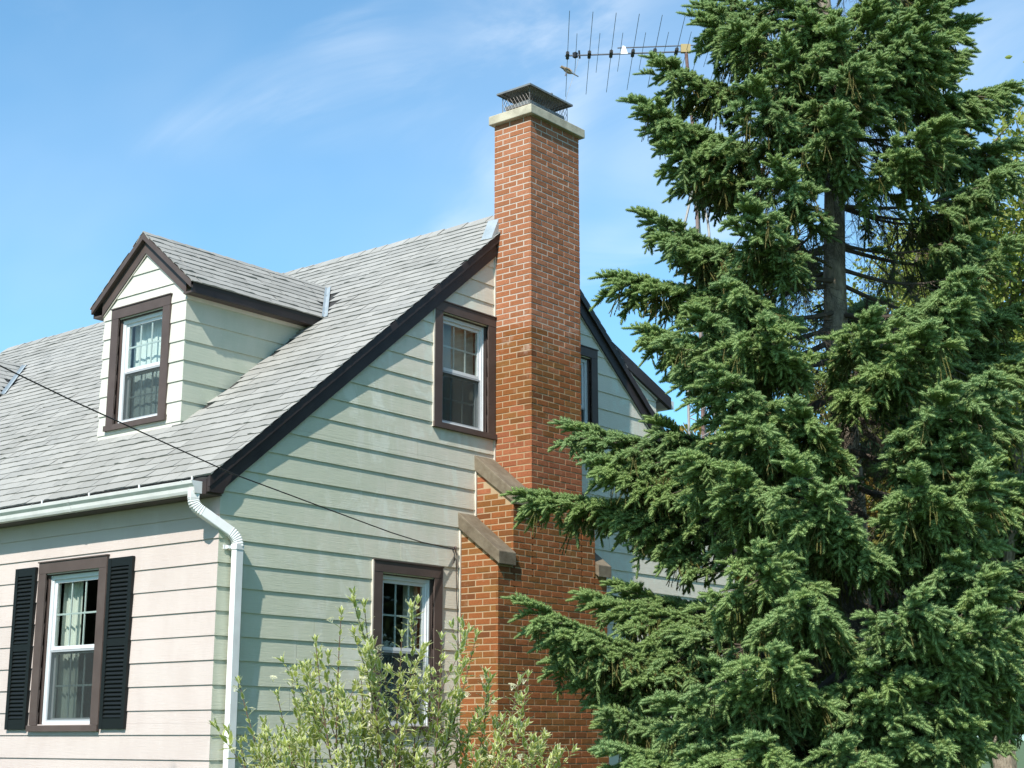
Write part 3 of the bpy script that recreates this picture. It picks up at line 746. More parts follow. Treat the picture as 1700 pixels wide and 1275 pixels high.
# flue liner with steel band, wire cage and lid
fx0, fx1, fy0, fy1 = 4.10, 4.79, -.445, -.075
q = MB(); q.box(fx0 + .015, fx1 - .015, fy0 + .015, fy1 - .015, 7.292, 7.41); q.build('flue', M['terracotta'], chim)
q = MB(); q.box(fx0, fx1, fy0, fy1, 7.395, 7.445); q.build('flue_band', M['steel'], chim)
lid = MB(); lx0, lx1, ly0, ly1 = 4.02, 4.86, -.520, -.005; lz = 7.60
cx_, cy_ = (lx0 + lx1) / 2, (ly0 + ly1) / 2
for th0, th1 in ((0, .006),):
    lo = [(lx0, ly0, lz), (lx1, ly0, lz), (lx1, ly1, lz), (lx0, ly1, lz)]; rid = [(lx0 + .26, cy_, lz + .055), (lx1 - .26, cy_, lz + .055)]
    vs = lo + rid; vs2 = [(x, y, z + .006) for x, y, z in vs]
    f1 = [(0, 1, 5, 4), (1, 2, 5), (2, 3, 4, 5), (3, 0, 4)]
    lid.add(vs + vs2, [tuple(reversed(f)) for f in f1] + [tuple(i + 6 for i in f) for f in f1] + [(0, 1, 7, 6), (1, 2, 8, 7), (2, 3, 9, 8), (3, 0, 6, 9)])
lid.box(lx0 - .002, lx1 + .002, ly0 - .004, ly0, lz - .016, lz + .006); lid.box(lx0 - .004, lx0, ly0, ly1, lz - .016, lz + .006); lid.box(lx0, lx1, ly1, ly1 + .004, lz - .016, lz + .006); lid.box(lx1, lx1 + .004, ly0, ly1, lz - .016, lz + .006)
lid.box(cx_ - .012, cx_ + .012, ly0 - .008, ly0 + .03, lz + .004, lz + .018)
lid.build('flue_lid', M['steel'], chim)
cage = MB(); cx0, cx1, cy0, cy1 = 4.075, 4.815, -.470, -.050; cz0, cz1 = 7.32, lz + .004
def mesh_side(p0, p1):
    p0, p1 = Vector(p0), Vector(p1); L_ = (p1 - p0).length; d = (p1 - p0) / L_; H = cz1 - cz0; st = .048
    nb = int((L_ + H * .6) / st) + 1
    for sg in (1, -1):
        for i in range(nb + 1):
            u0 = i * st if sg == -1 else i * st - H * .6; u1 = u0 + sg * H * .6
            ts = [0.0, 1.0]
            if u1 != u0:
                a, b = sorted(((0 - u0) / (u1 - u0), (L_ - u0) / (u1 - u0))); ts = [max(0, a), min(1, b)]
            if ts[1] - ts[0] < .03: continue
            A, B = [p0 + d * (u0 + (u1 - u0) * t_) + Vector((0, 0, cz0 + H * t_)) for t_ in ts]
            cage.tube([A, B], .0017, 3, False)
    for h in (cz0, cz1): cage.tube([p0 + Vector((0, 0, h)), p1 + Vector((0, 0, h))], .004, 4)
c4 = [(cx0, cy0, 0), (cx1, cy0, 0), (cx1, cy1, 0), (cx0, cy1, 0)]
for i in range(4): mesh_side(c4[i], c4[(i + 1) % 4])
for p in c4: cage.tube([(p[0], p[1], 7.292), (p[0], p[1], cz1)], .005, 4)
cage.build('spark_cage', M['wire'], chim)
# flashing where the roof dies into the chimney
q = MB(); 
za = Z_R + PITCH_R * 3.90
q.hexa([(3.86, -.066, Z_R + PITCH_R * 3.86 + .02), (3.99, -.066, Z_R + PITCH_R * 3.99 + .02), (3.99, .10, Z_R + PITCH_R * 3.99 + .02), (3.86, .10, Z_R + PITCH_R * 3.86 + .02)], [(3.86, -.066, Z_R + PITCH_R * 3.86 + .027), (3.99, -.066, Z_R + PITCH_R * 3.99 + .19), (3.99, .10, Z_R + PITCH_R * 3.99 + .19), (3.86, .10, Z_R + PITCH_R * 3.86 + .027)])
q.build('chimney_flashing', M['galv'], chim)

# ------------------------------------------------------------------ telephone wire on the gable
q = MB()
pts = [(3.23, -.040, 2.012), (2.62, -.154, 2.017), (2.03, -.271, 2.050), (1.07, -.464, 2.130), (.2, -.638, 2.205), (-.54, -.787, 2.268), (-.872, -.853, 2.313), (-1.75, -1.028, 2.437), (-2.5, -1.178, 2.54), (-3.23, -1.325, 2.655), (-5.5, -1.78, 3.06), (-9, -2.48, 3.85), (-14, -3.48, 5.3)]
q.tube(pts, .006, 5)
wire = q.build('overhead_wire', M['cable'], label='black overhead wire running slack across roof and gable to a hook', cat='wire', smooth=True)
drop = thing('wall_cable', (3.29, -.03, 0), 'thin dark cable hanging down the gable beside the lower window', 'cable')
q = MB(); q.tube([(3.23, -.045, 2.015), (3.25, -.06, 1.96), (3.262, -.05, 1.90), (3.258, -.045, 1.86)], .006, 5); q.tube([(3.225, -.05, 2.01), (3.25, -.055, 2.035), (3.275, -.045, 2.025), (3.29, -.03, 2.03)], .005, 5); q.tube([(3.24, -.045, 1.985), (3.27, -.05, 2.03)], .005, 4); q.build('loop', M['cable'], drop)
q = MB(); q.tube([(3.29, -.03, 2.03), (3.312, -.028, 2.02), (3.318, -.030, 1.8), (3.325, -.031, 1.6), (3.330, -.030, 1.45), (3.352, -.028, 1.25), (3.356, -.028, .9), (3.352, -.03, .3), (3.345, -.03, -1.0)], .0048, 5); q.build('cable_run', M['cable'], drop)
q = MB(); q.box(3.282, 3.298, -.05, -.02, 2.015, 2.045); q.build('hook', M['rust'], drop)

# ------------------------------------------------------------------ television antenna behind the house
ant = thing('tv_antenna', (9.62, .74, GROUND), 'long multi element television antenna on a rusty mast behind the spruce', 'antenna')
hf = Vector((math.cos(YAW), math.sin(YAW), 0)); hr = Vector((math.sin(YAW), -math.cos(YAW), 0))
mast_top = Vector((9.587, .790, 10.46))
bl = Vector((8.41, 2.249, 10.352)); bd = (Vector((9.994, .274, 10.439)) - bl).normalized()
B = lambda s: bl + bd * s
q = MB(); q.tube([B(-.02), B(3.9)], .014, 6); q.build('boom', M['alu'], ant)
q = MB(); q.tube([B(.80) + Vector((0, 0, .10)), B(3.2) + Vector((0, 0, .10))], .011, 6); q.build('upper_boom', M['alu'], ant)
tr_ = B(.90); q = MB(); q.prism([tr_ + bd * -.06 + hf * -.02 + Vector((0, 0, -.01)), tr_ + bd * .06 + hf * -.02 + Vector((0, 0, -.01)), tr_ + bd * .02 + hf * -.02 + Vector((0, 0, .115)), tr_ + bd * -.02 + hf * -.02 + Vector((0, 0, .13))], hf * .02)
q.build('boom_bracket', M['white'], ant)
dirs = []
for i in range(9):
    s = .02 + i * .339; L_ = 3.05 - i * .12; p = B(s)
    de = (hf + hr * (.015 - .0035 * i)).normalized()
    el = MB(); el.tube([p - de * L_ / 2, p + de * L_ / 2 + Vector((0, 0, -.02))], .0045, 4); el.build('element', M['alu'], ant)
    el = MB(); el.tube([p - de * .10 + Vector((0, 0, .004)), p + de * .10 + Vector((0, 0, .004))], .030, 6); el.build('insulator', M['insul'], ant)
    s2 = s + .13 + .012 * i * .5; p2 = B(s2); L2 = 1.45 - .03 * i
    el = MB(); el.tube([p2 - de * L2 / 2 + Vector((0, 0, .02)), p2 + de * L2 / 2 + Vector((0, 0, .02))], .0040, 4); el.build('short_element', M['alu'], ant)
p = B(.14); q = MB(); q.box(p.x - .03, p.x + .03, p.y - .03, p.y + .03, p.z - .035, p.z + .045); q.tube([p + hr * .07 + Vector((0, 0, -.05)), p + hr * .06 + Vector((0, 0, .08))], .016, 5); q.build('terminal_box', M['insul'], ant)
q = MB(); q.tube([p + hr * .05 + Vector((0, 0, -.04)), p + hr * .03 + Vector((0, 0, -.16)), p - hr * .02 + Vector((0, 0, -.32)), p - hr * .12 + Vector((0, 0, -.62)), p - hr * .22 + hf * .1 + Vector((0, 0, -.95))], .004, 4); q.build('lead_cable', M['grey_pipe'], ant)
mb_ = Vector((10.02, 1.05, 8.2))
mt = B(1.86)
q = MB(); q.tube([mt + Vector((0, 0, .10)), Vector((9.64, .74, 9.0)), Vector((9.66, .73, 8.0)), Vector((9.66, .73, 4.0))], .027, 8); q.build('mast', M['rust'], ant)
q = MB(); q.box(-.075, .075, -.03, .03, -.02, .115); o = q.build('mast_clamp', M['brass'], ant); o.data.transform(Matrix.Translation(mt) @ Matrix.Rotation(YAW - math.pi / 2, 4, 'Z'))
q = MB(); q.tube([Vector((9.645, .738, 9.36)), Vector((9.645, .738, 9.44)), Vector((9.645, .738, 9.60)), Vector((9.645, .738, 9.66))], [.035, .075, .075, .04], 8); q.build('rotor', M['white'], ant)
base = Vector((9.66, .73, 0))
for k in range(3):
    an = YAW + math.pi / 2 + .25 + k * 2 * math.pi / 3; o_ = Vector((math.cos(an), math.sin(an), 0))
    q = MB(); q.tube([base + o_ * .035 + Vector((0, 0, 8.24)), base + o_ * .20 + Vector((0, 0, 7.60)), base + o_ * .22 + Vector((0, 0, 7.4)), base + o_ * .22 + Vector((0, 0, GROUND))], .020, 6); q.build('tower_leg', M['grey_pipe'], ant)
q = MB(); q.tube([base + Vector((0, 0, 8.28)), base + Vector((0, 0, 7.98))], .05, 6); q.build('tower_collar', M['grey_pipe'], ant)
q = MB()
P3 = [base + Vector((math.cos(YAW + math.pi / 2 + .25 + k * 2 * math.pi / 3), math.sin(YAW + math.pi / 2 + .25 + k * 2 * math.pi / 3), 0)) * .22 for k in range(3)]
z = 7.4
while z > GROUND + .4:
    for k in range(3):
        a, b = P3[k], P3[(k + 1) % 3]; q.tube([a + Vector((0, 0, z)), b + Vector((0, 0, z - .2))], .008, 4, False); q.tube([b + Vector((0, 0, z - .2)), a + Vector((0, 0, z - .4))], .008, 4, False)
    z -= .4
q.build('lattice', M['grey_pipe'], ant)

# ------------------------------------------------------------------ bird perched on the front element
def bird_fn(t, b):
    z = t.z(t.obj()); n = t.noise(t.obj(), 60, 3)
    return {'Base Color': t.mix(t.map(t.math('ADD', z[2], t.math('MULTIPLY', n, .02)), -.012, .030), (.42, .31, .20), (.20, .15, .10))}
M['bird'] = mat('buff_brown_feathers', (.3, .22, .15), .8, bird_fn)
bp = B(.02) + hf * 0.72 + Vector((0, 0, 0.075))
bird = thing('bird', tuple(bp), 'small buff brown bird perched on the end element of the antenna', 'bird')
# lathe along the axis beak -> tail, local x = forward (image left), z = up
ax = [(.105, .002, .052), (.092, .006, .052), (.085, .012, .054), (.072, .026, .056), (.055, .031, .052), (.040, .030, .042), (.022, .040, .026), (-.005, .050, .012), (-.035, .048, .000), (-.065, .036, -.014), (-.090, .020, -.028), (-.115, .013, -.040), (-.175, .012, -.068), (-.205, .011, -.082), (-.207, .002, -.083)]
q = MB(); n = 12; vs = []; fs = []
for i, (x, r, z) in enumerate(ax):
    fl = 1.0 if x > -.1 else .32
    for k in range(n): a = 2 * math.pi * k / n; vs.append((x + (math.sin(a) * r * .25 if abs(x) < .08 else 0), math.cos(a) * r * (.9 if x > -.1 else 1.5), z + math.sin(a) * r * fl))
    if i: fs += [((i - 1) * n + k, (i - 1) * n + (k + 1) % n, i * n + (k + 1) % n, i * n + k) for k in range(n)]
fs += [tuple(range(n)), tuple(range(len(vs) - n, len(vs)))[::-1]]
Rb = Matrix((-hr * .98 + hf * -.2, (-hr * .98 + hf * -.2).cross(Vector((0, 0, 1))) * -1, Vector((0, 0, 1)))).transposed().to_4x4()
def bput(mb, name, m): o = mb.build(name, m, bird, smooth=True); o.data.transform(Rb); o.location = bp; o.matrix_parent_inverse = Matrix.Translation(-bp); return o
q.add(vs, fs); bput(q, 'body', M['bird'])
for s in (-1, 1):
    q = MB(); wv = [(.030, .040, .030), (.010, .050, .040), (-.05, .046, .022), (-.105, .026, -.018), (-.14, .016, -.036), (-.09, .040, -.022), (-.03, .052, .002), (.015, .047, .012)]
    q.prism([(x, y * s, z) for x, y, z in wv], (0, .006 * s, 0)); bput(q, 'wing', M['bird'])
    q = MB(); q.tube([(-.004, .018 * s, -.025), (.004, .018 * s, -.052), (.0, .014 * s, -.078)], .004, 5); q.tube([(.02, .016 * s, -.080), (-.015, .014 * s, -.080)], .004, 4); bput(q, 'leg', M['rust'])
    q = MB(); q.tube([(.074, .024 * s, .062), (.074, .027 * s, .062)], .004, 6); bput(q, 'eye', M['insul'])

# ------------------------------------------------------------------ foliage scattering (real geometry instanced on points of ONE part)
def scatter_group(name, sources):
    ng = bpy.data.node_groups.new(name, 'GeometryNodeTree')
    ng.interface.new_socket('Geometry', in_out='INPUT', socket_type='NodeSocketGeometry'); ng.interface.new_socket('Geometry', in_out='OUTPUT', socket_type='NodeSocketGeometry')
    t = NT(ng); gi = t.new('NodeGroupInput'); go = t.new('NodeGroupOutput'); jn = t.new('GeometryNodeJoinGeometry')
    def na(nm, ty):
        n = t.new('GeometryNodeInputNamedAttribute', data_type=ty); n.inputs['Name'].default_value = nm; return n.outputs['Attribute']
    rot, scl, kind = na('rot', 'FLOAT_VECTOR'), na('scl', 'FLOAT'), na('kind', 'INT')
    er = t.new('FunctionNodeEulerToRotation'); t.l.new(rot, er.inputs[0])
    for i, ob in enumerate(sources):
        oi = t.new('GeometryNodeObjectInfo'); oi.inputs['Object'].default_value = ob; oi.inputs['As Instance'].default_value = True
        cp = t.new('FunctionNodeCompare', data_type='INT', operation='EQUAL'); t.l.new(kind, cp.inputs['A'] if cp.inputs['A'].type == 'INT' else cp.inputs[2]); cp.inputs[3].default_value = i
        ip = t.new('GeometryNodeInstanceOnPoints'); t.l.new(gi.outputs[0], ip.inputs['Points']); t.l.new(cp.outputs[0], ip.inputs['Selection']); t.l.new(oi.outputs['Geometry'], ip.inputs['Instance'])
        t.l.new(er.outputs[0], ip.inputs['Rotation']); t.l.new(scl, ip.inputs['Scale']); t.l.new(ip.outputs[0], jn.inputs[0])
    t.l.new(jn.outputs[0], go.inputs[0]); return ng

class Scatter:
    def __init__(s, skip=None): s.skip = skip; s.p = []; s.r = []; s.s = []; s.k = []; s.t = []
    def add(s, p, d, upv, scl, kind, tint):
        x = d.normalized(); z = upv - x * upv.dot(x)
        if z.length < 1e-4: z = Vector((1, 0, 0)) - x * x.x
        z.normalize(); y = z.cross(x)
        if s.skip and s.skip(p, kind): return
        e = Matrix((x, y, z)).transposed().to_euler(); s.p.append(tuple(p)); s.r += list(e); s.s.append(scl); s.k.append(kind); s.t.append(tint)
    def build(s, name, ng, parent, **kw):
        me = bpy.data.meshes.new(name); me.from_pydata(s.p, [], [])
        me.attributes.new('rot', 'FLOAT_VECTOR', 'POINT').data.foreach_set('vector', s.r)
        me.attributes.new('scl', 'FLOAT', 'POINT').data.foreach_set('value', s.s)
        me.attributes.new('kind', 'INT', 'POINT').data.foreach_set('value', s.k)
        me.attributes.new('tint', 'FLOAT', 'POINT').data.foreach_set('value', s.t)
        o = link(name, me, parent, kind='stuff', **kw); md = o.modifiers.new('scatter', 'NODES'); md.node_group = ng; return o

def leaf_shader(name, fn, trans=.25, rough=.5, spec=.3):
    m = bpy.data.materials.new(name); m.use_nodes = True; t = NT(m.node_tree); b = t.n['Principled BSDF']; out = t.n['Material Output']
    b.inputs['Roughness'].default_value = rough; b.inputs['Specular IOR Level'].default_value = spec
    c = fn(t); t.put(b.inputs['Base Color'], c)
    tl = t.new('ShaderNodeBsdfTranslucent'); t.put(tl.inputs[0], c)
    mx = t.new('ShaderNodeMixShader'); mx.inputs[0].default_value = trans; t.l.new(b.outputs[0], mx.inputs[1]); t.l.new(tl.outputs[0], mx.inputs[2]); t.l.new(mx.outputs[0], out.inputs[0]); return m
def attr(t, name, typ='GEOMETRY'):
    n = t.new('ShaderNodeAttribute', attribute_name=name, attribute_type=typ); return n.outputs['Fac']

def spruce_col(t):
    tip = attr(t, 'tip'); tint = attr(t, 'tint', 'INSTANCER')
    old = t.mix(tint, (.100, .145, .030), (.090, .140, .045)); new = t.mix(tint, (.290, .395, .130), (.265, .385, .165))
    return t.mix(tip, old, new)
def olive_col(t):
    tint = attr(t, 'tint', 'INSTANCER'); return t.mix(tint, (.090, .102, .024), (.130, .108, .038))
M['needle'] = leaf_shader('spruce_needles', spruce_col, .25, .5, .3)
M['olive'] = leaf_shader('old_olive_needles', olive_col, .12, .6, .2)
M['twig'] = mat('spruce_twig_bark', (.085, .066, .050), .9)
M['bark'] = mat('spruce_bark', (.16, .13, .10), .95, lambda t, b: {'Base Color': t.mix(t.map(t.noise(t.scale(t.pos(), (14, 14, 5)), 1, 5, .7), .35, .68), (.130, .102, .076), (.380, .315, .240)),
    'Normal': t.bump(t.noise(t.scale(t.pos(), (22, 22, 9)), 1, 5, .7), .9, .03)})

def shoot(mb, p0, d, length, n, nl, nw, r, t0, t1, ang=42, CORE=.0115):
    """needles all round a shoot; a = freshness of the needle colour"""
    d = d.normalized(); u = d.orthogonal().normalized(); v = d.cross(u)
    ca, sa = math.cos(math.radians(ang)), math.sin(math.radians(ang)); ph = r.uniform(0, 6)
    core = [.25, .8, 1.0, .95, .62]; cs = [0, .15, .45, .8, 1.0]
    n0 = len(mb.a); mb.tube([p0 + d * (length * s) for s in cs], [CORE * c for c in core], 6)
    for i, s in enumerate(cs):
        for k in range(6): mb.a[n0 + i * 6 + k] = (t0 + (t1 - t0) * s) * .85
    for i in range(n):
        s = (i + .5) / n; th = ph + i * 2.39996; o = u * math.cos(th) + v * math.sin(th)
        k = ca + (1 - ca) * max(0, (s - .8) / .2); k2 = sa * (1 - max(0, (s - .8) / .2) * .75)
        nd = (d * k + o * k2).normalized(); l = nl * r.uniform(.8, 1.15) * (.75 + .25 * min(1, s * 4)); b = p0 + d * (length * s) + o * (CORE * .75 * (1 - .5 * max(0, (s - .7) / .3))); sd_ = d.cross(o) * nw * .5
        a = t0 + (t1 - t0) * s; mb.add([b - sd_, b + sd_, b + nd * l * .6 + sd_ * .9, b + nd * l, b + nd * l * .6 - sd_ * .9], [(0, 1, 2, 3, 4)], [a * .8, a * .8, a, min(1, a * 1.1), a])

NLEN, NWID, CORE = .0215, .0050, .0115
def make_spray(seed, L, nside, sl, droop, nn, t_old, fresh):
    r = random.Random(seed); mb = MB(); wd_ = MB()
    axis = lambda s: Vector((L * s, .02 * math.sin(s * 3 + seed), -droop * s * s))
    for i in range(6):
        a, b = axis(i / 6), axis((i + 1) / 6); shoot(mb, a, b - a, (b - a).length, int(nn * .30), NLEN, NWID, r, t_old, t_old + (fresh - t_old) * ((i + 1) / 6) ** 2)
    shoot(mb, axis(1), axis(1) - axis(.9), sl * .9, nn, NLEN, NWID, r, fresh * .6, fresh)
    for i in range(nside):
        s = .18 + .78 * (i + r.uniform(-.3, .3)) / nside; sg = 1 if i % 2 else -1; p = axis(s)
        dv = Vector((.72, sg * r.uniform(.55, .95), r.uniform(-.30, .32)))
        l = sl * r.uniform(.7, 1.2) * (1.1 - .35 * s); shoot(mb, p, dv, l, int(nn * l / sl), NLEN, NWID, r, t_old + .1, fresh * r.uniform(.8, 1.05))
    for i in range(max(1, nside // 3)):
        s = .3 + .6 * i / max(1, nside // 3); p = axis(s); dv = Vector((.7, r.uniform(-.3, .3), r.uniform(.35, .6))); shoot(mb, p, dv, sl * .7, int(nn * .7), NLEN, NWID, r, t_old + .15, fresh)
    me = mb.mesh('spruce_spray', M['needle'], 'tip', smooth=True); return bpy.data.objects.new('spruce_spray', me)
def make_hanger(seed, L):
    r = random.Random(seed); mb = MB()
    for j in range(3):
        p = Vector((0, 0, 0)); d = Vector((.75, r.uniform(-.4, .4), r.uniform(-.25, .15)))
        for i in range(9):
            q = p + d.normalized() * L / 9; shoot(mb, p, q - p, (q - p).length, 9, .015, .0042, r, .2, .4, 38, .005); p = q; d += Vector((.05, r.uniform(-.12, .12), -.02))
    me = mb.mesh('spruce_hanger', M['olive'], 'tip'); return bpy.data.objects.new('spruce_hanger', me)
def make_bare(seed, L):
    r = random.Random(seed); mb = MB()
    def br(p, d, l, rad, lev):
        pts = [p]; 
        for i in range(3): d = (d + Vector((r.uniform(-.2, .2), r.uniform(-.2, .2), r.uniform(-.2, .12)))).normalized(); pts.append(pts[-1] + d * l / 3)
        mb.tube(pts, [rad, rad * .8, rad * .6, rad * .3], 3, False)
        if lev:
            for i in range(5): br(pts[1 + i % 3], (d + Vector((r.uniform(-.3, .4), r.uniform(-.9, .9), r.uniform(-.5, .3)))).normalized(), l * .5, rad * .6, lev - 1)
    br(Vector((0, 0, 0)), Vector((1, 0, 0)), L, .004, 2)
    me = mb.mesh('bare_twig', M['twig']); return bpy.data.objects.new('bare_twig', me)
SPR = [make_spray(1, .20, 9, .088, .05, 46, .50, 1.0), make_spray(2, .24, 11, .090, .07, 46, .35, .85), make_spray(3, .16, 7, .085, .04, 46, .55, 1.0), make_spray(4, .26, 7, .09, .08, 36, .10, .55),
       make_hanger(5, .34), make_bare(6, .34)]
NG_SPRUCE = scatter_group('spruce_scatter', SPR)

# ------------------------------------------------------------------ the spruce
TX, TY = 2.946, -4.943
spruce = thing('spruce_tree', (TX, TY, GROUND), 'big dark green spruce with layered boughs standing in front of the chimney and gable', 'tree')
R_ = random.Random(21)
TOPZ = 10.6
q = MB(); tp = []; tr2 = []
for i in range(26):
    z = GROUND - .1 + (TOPZ - GROUND + .1) * i / 25; tp.append((TX + .025 * math.sin(z * 1.3), TY + .025 * math.cos(z * 1.7), z)); tr2.append(  .150 * max(0.0, 1 - (z - GROUND) / (TOPZ - GROUND)) ** .8 + .012)
q.tube(tp, tr2, 14); q.build('trunk', M['bark'], spruce, smooth=True)
BOUGHS = [(2.406,1.231,6.609),(2.495,1.331,6.435),(2.474,1.727,5.977),(2.531,1.968,5.507),(2.434,1.759,5.414),(2.563,1.699,5.102),(1.934,1.484,5.195),(2.262,1.847,4.619),(2.567,1.751,4.232),(2.356,2.122,3.971),(2.513,1.927,3.397),(2.004,1.513,3.165),(2.267,1.341,3.298),(2.164,2.511,2.674),(2.311,1.742,2.648),(2.312,2.307,2.318),(2.09,2.965,2.091),(2.134,2.169,1.976),(2.151,1.85,1.697),(2.427,2.972,1.006),(2.378,2.782,0.808),(2.133,2.676,0.587),(2.424,2.246,0.149),(2.07,1.884,0.39),(2.354,1.81,-0.047),(2.084,2.124,1.26),(1.968,1.763,1.138),(2.537,1.647,0.8),(2.141,2.366,1.145),(2.096,1.662,0.698),(-1.358,1.28,6.472),(-1.235,1.345,6.317),(-0.757,1.405,6.305),(-1.376,1.186,5.759),(-0.94,1.734,5.846),(-1.054,1.472,5.542),(-0.744,1.937,5.456),(-1.223,1.621,4.878),(-1.065,1.467,4.723),(-1.241,1.623,4.169),(-1.257,1.335,4.39),(-0.794,1.851,3.799),(-0.832,1.896,3.327),(-0.723,1.952,2.814),(-0.718,2.029,2.262),(-0.684,2.127,1.563),(-0.802,1.993,0.849),(-0.985,1.672,0.225),(1.767,1.058,7.447),(2.542,0.867,7.456),(-0.797,1.427,7.219),(-0.768,1.349,7.62),(-2.608,1.468,5.797),(-2.919,1.482,5.691),(3.038,1.387,6.025),(-3.054,1.667,5.311),(-2.633,1.751,4.949),(-2.304,1.337,5.556),(-2.066,1.482,5.809),(-2.944,1.665,4.551),(-3.022,2.071,4.113),(-2.119,1.753,4.873),(-3.141,2.01,3.518),(-2.927,2.402,3.06),(3.078,2.248,3.242),(-3.083,2.471,2.668),(-2.841,2.188,2.382),(-3.015,2.312,2.279),(-2.544,1.976,3.154),(-2.405,2.379,2.904),(-2.155,1.922,3.264),(-2.345,2.41,2.441),(-2.181,2.404,2.551),(-2.801,2.84,1.812),(-2.999,2.548,1.849),(3.112,2.574,2.026),(-2.753,2.618,1.621),(-2.477,2.631,1.775),(-2.262,2.153,2.134),(-2.254,2.525,1.801),(-2.908,2.913,1.22),(-2.791,3.012,0.865),(-2.875,2.458,1.131),(-2.536,2.966,0.856),(-2.323,2.305,1.214),(-2.245,2.463,1.029),(-2.467,2.758,0.688),(-2.361,2.876,0.742),(-2.632,2.641,0.429),(-2.857,3.106,0.499),(-3.028,2.898,0.394),(3.095,2.812,0.193),(-2.637,2.621,0.164),(-2.464,2.47,0.269),(-2.352,2.377,0.023),(-2.556,2.474,-0.079),(-2.714,2.898,-0.116),(-2.901,3.138,-0.096),(-3.124,2.705,-0.153),(-2.218,2.35,0.4),(2.973,3.069,-0.155),(-2.11,1.983,3.526),(-2.322,1.203,6.148),(-2.091,1.248,5.992),(-2.804,1.32,6.067),(-2.516,1.614,5.45),(-1.828,1.255,6.265),(-1.877,1.407,5.817),(-3.1,1.103,6.448),(-2.171,1.215,6.475)]
def reach(z): return float(np.interp(z, [-1.6, .8, 2.5, 4.2, 5.6, 6.4, 7.2, 10.4], [3.0, 3.0, 2.65, 2.1, 1.7, 1.35, 1.2, .1]))
extra = []
for i in range(40):                                                  # boughs on the far side and near the hidden top
    z = R_.uniform(-1.2, 8.6) if i < 25 else R_.uniform(6.7, 9.9); az = YAW + R_.uniform(-1.35, 1.35) if z < 6.6 else R_.uniform(0, 6.28)
    extra.append((az, reach(z) * R_.uniform(.65, .95), z))
def bare_heart(p, kind):
    """no living foliage close to the trunk"""
    d = math.hypot(p[0] - TX, p[1] - TY) / max(.3, reach(p[2])); return kind != 5 and d < .46 and R_.random() < (.93 if d < .34 else .7)
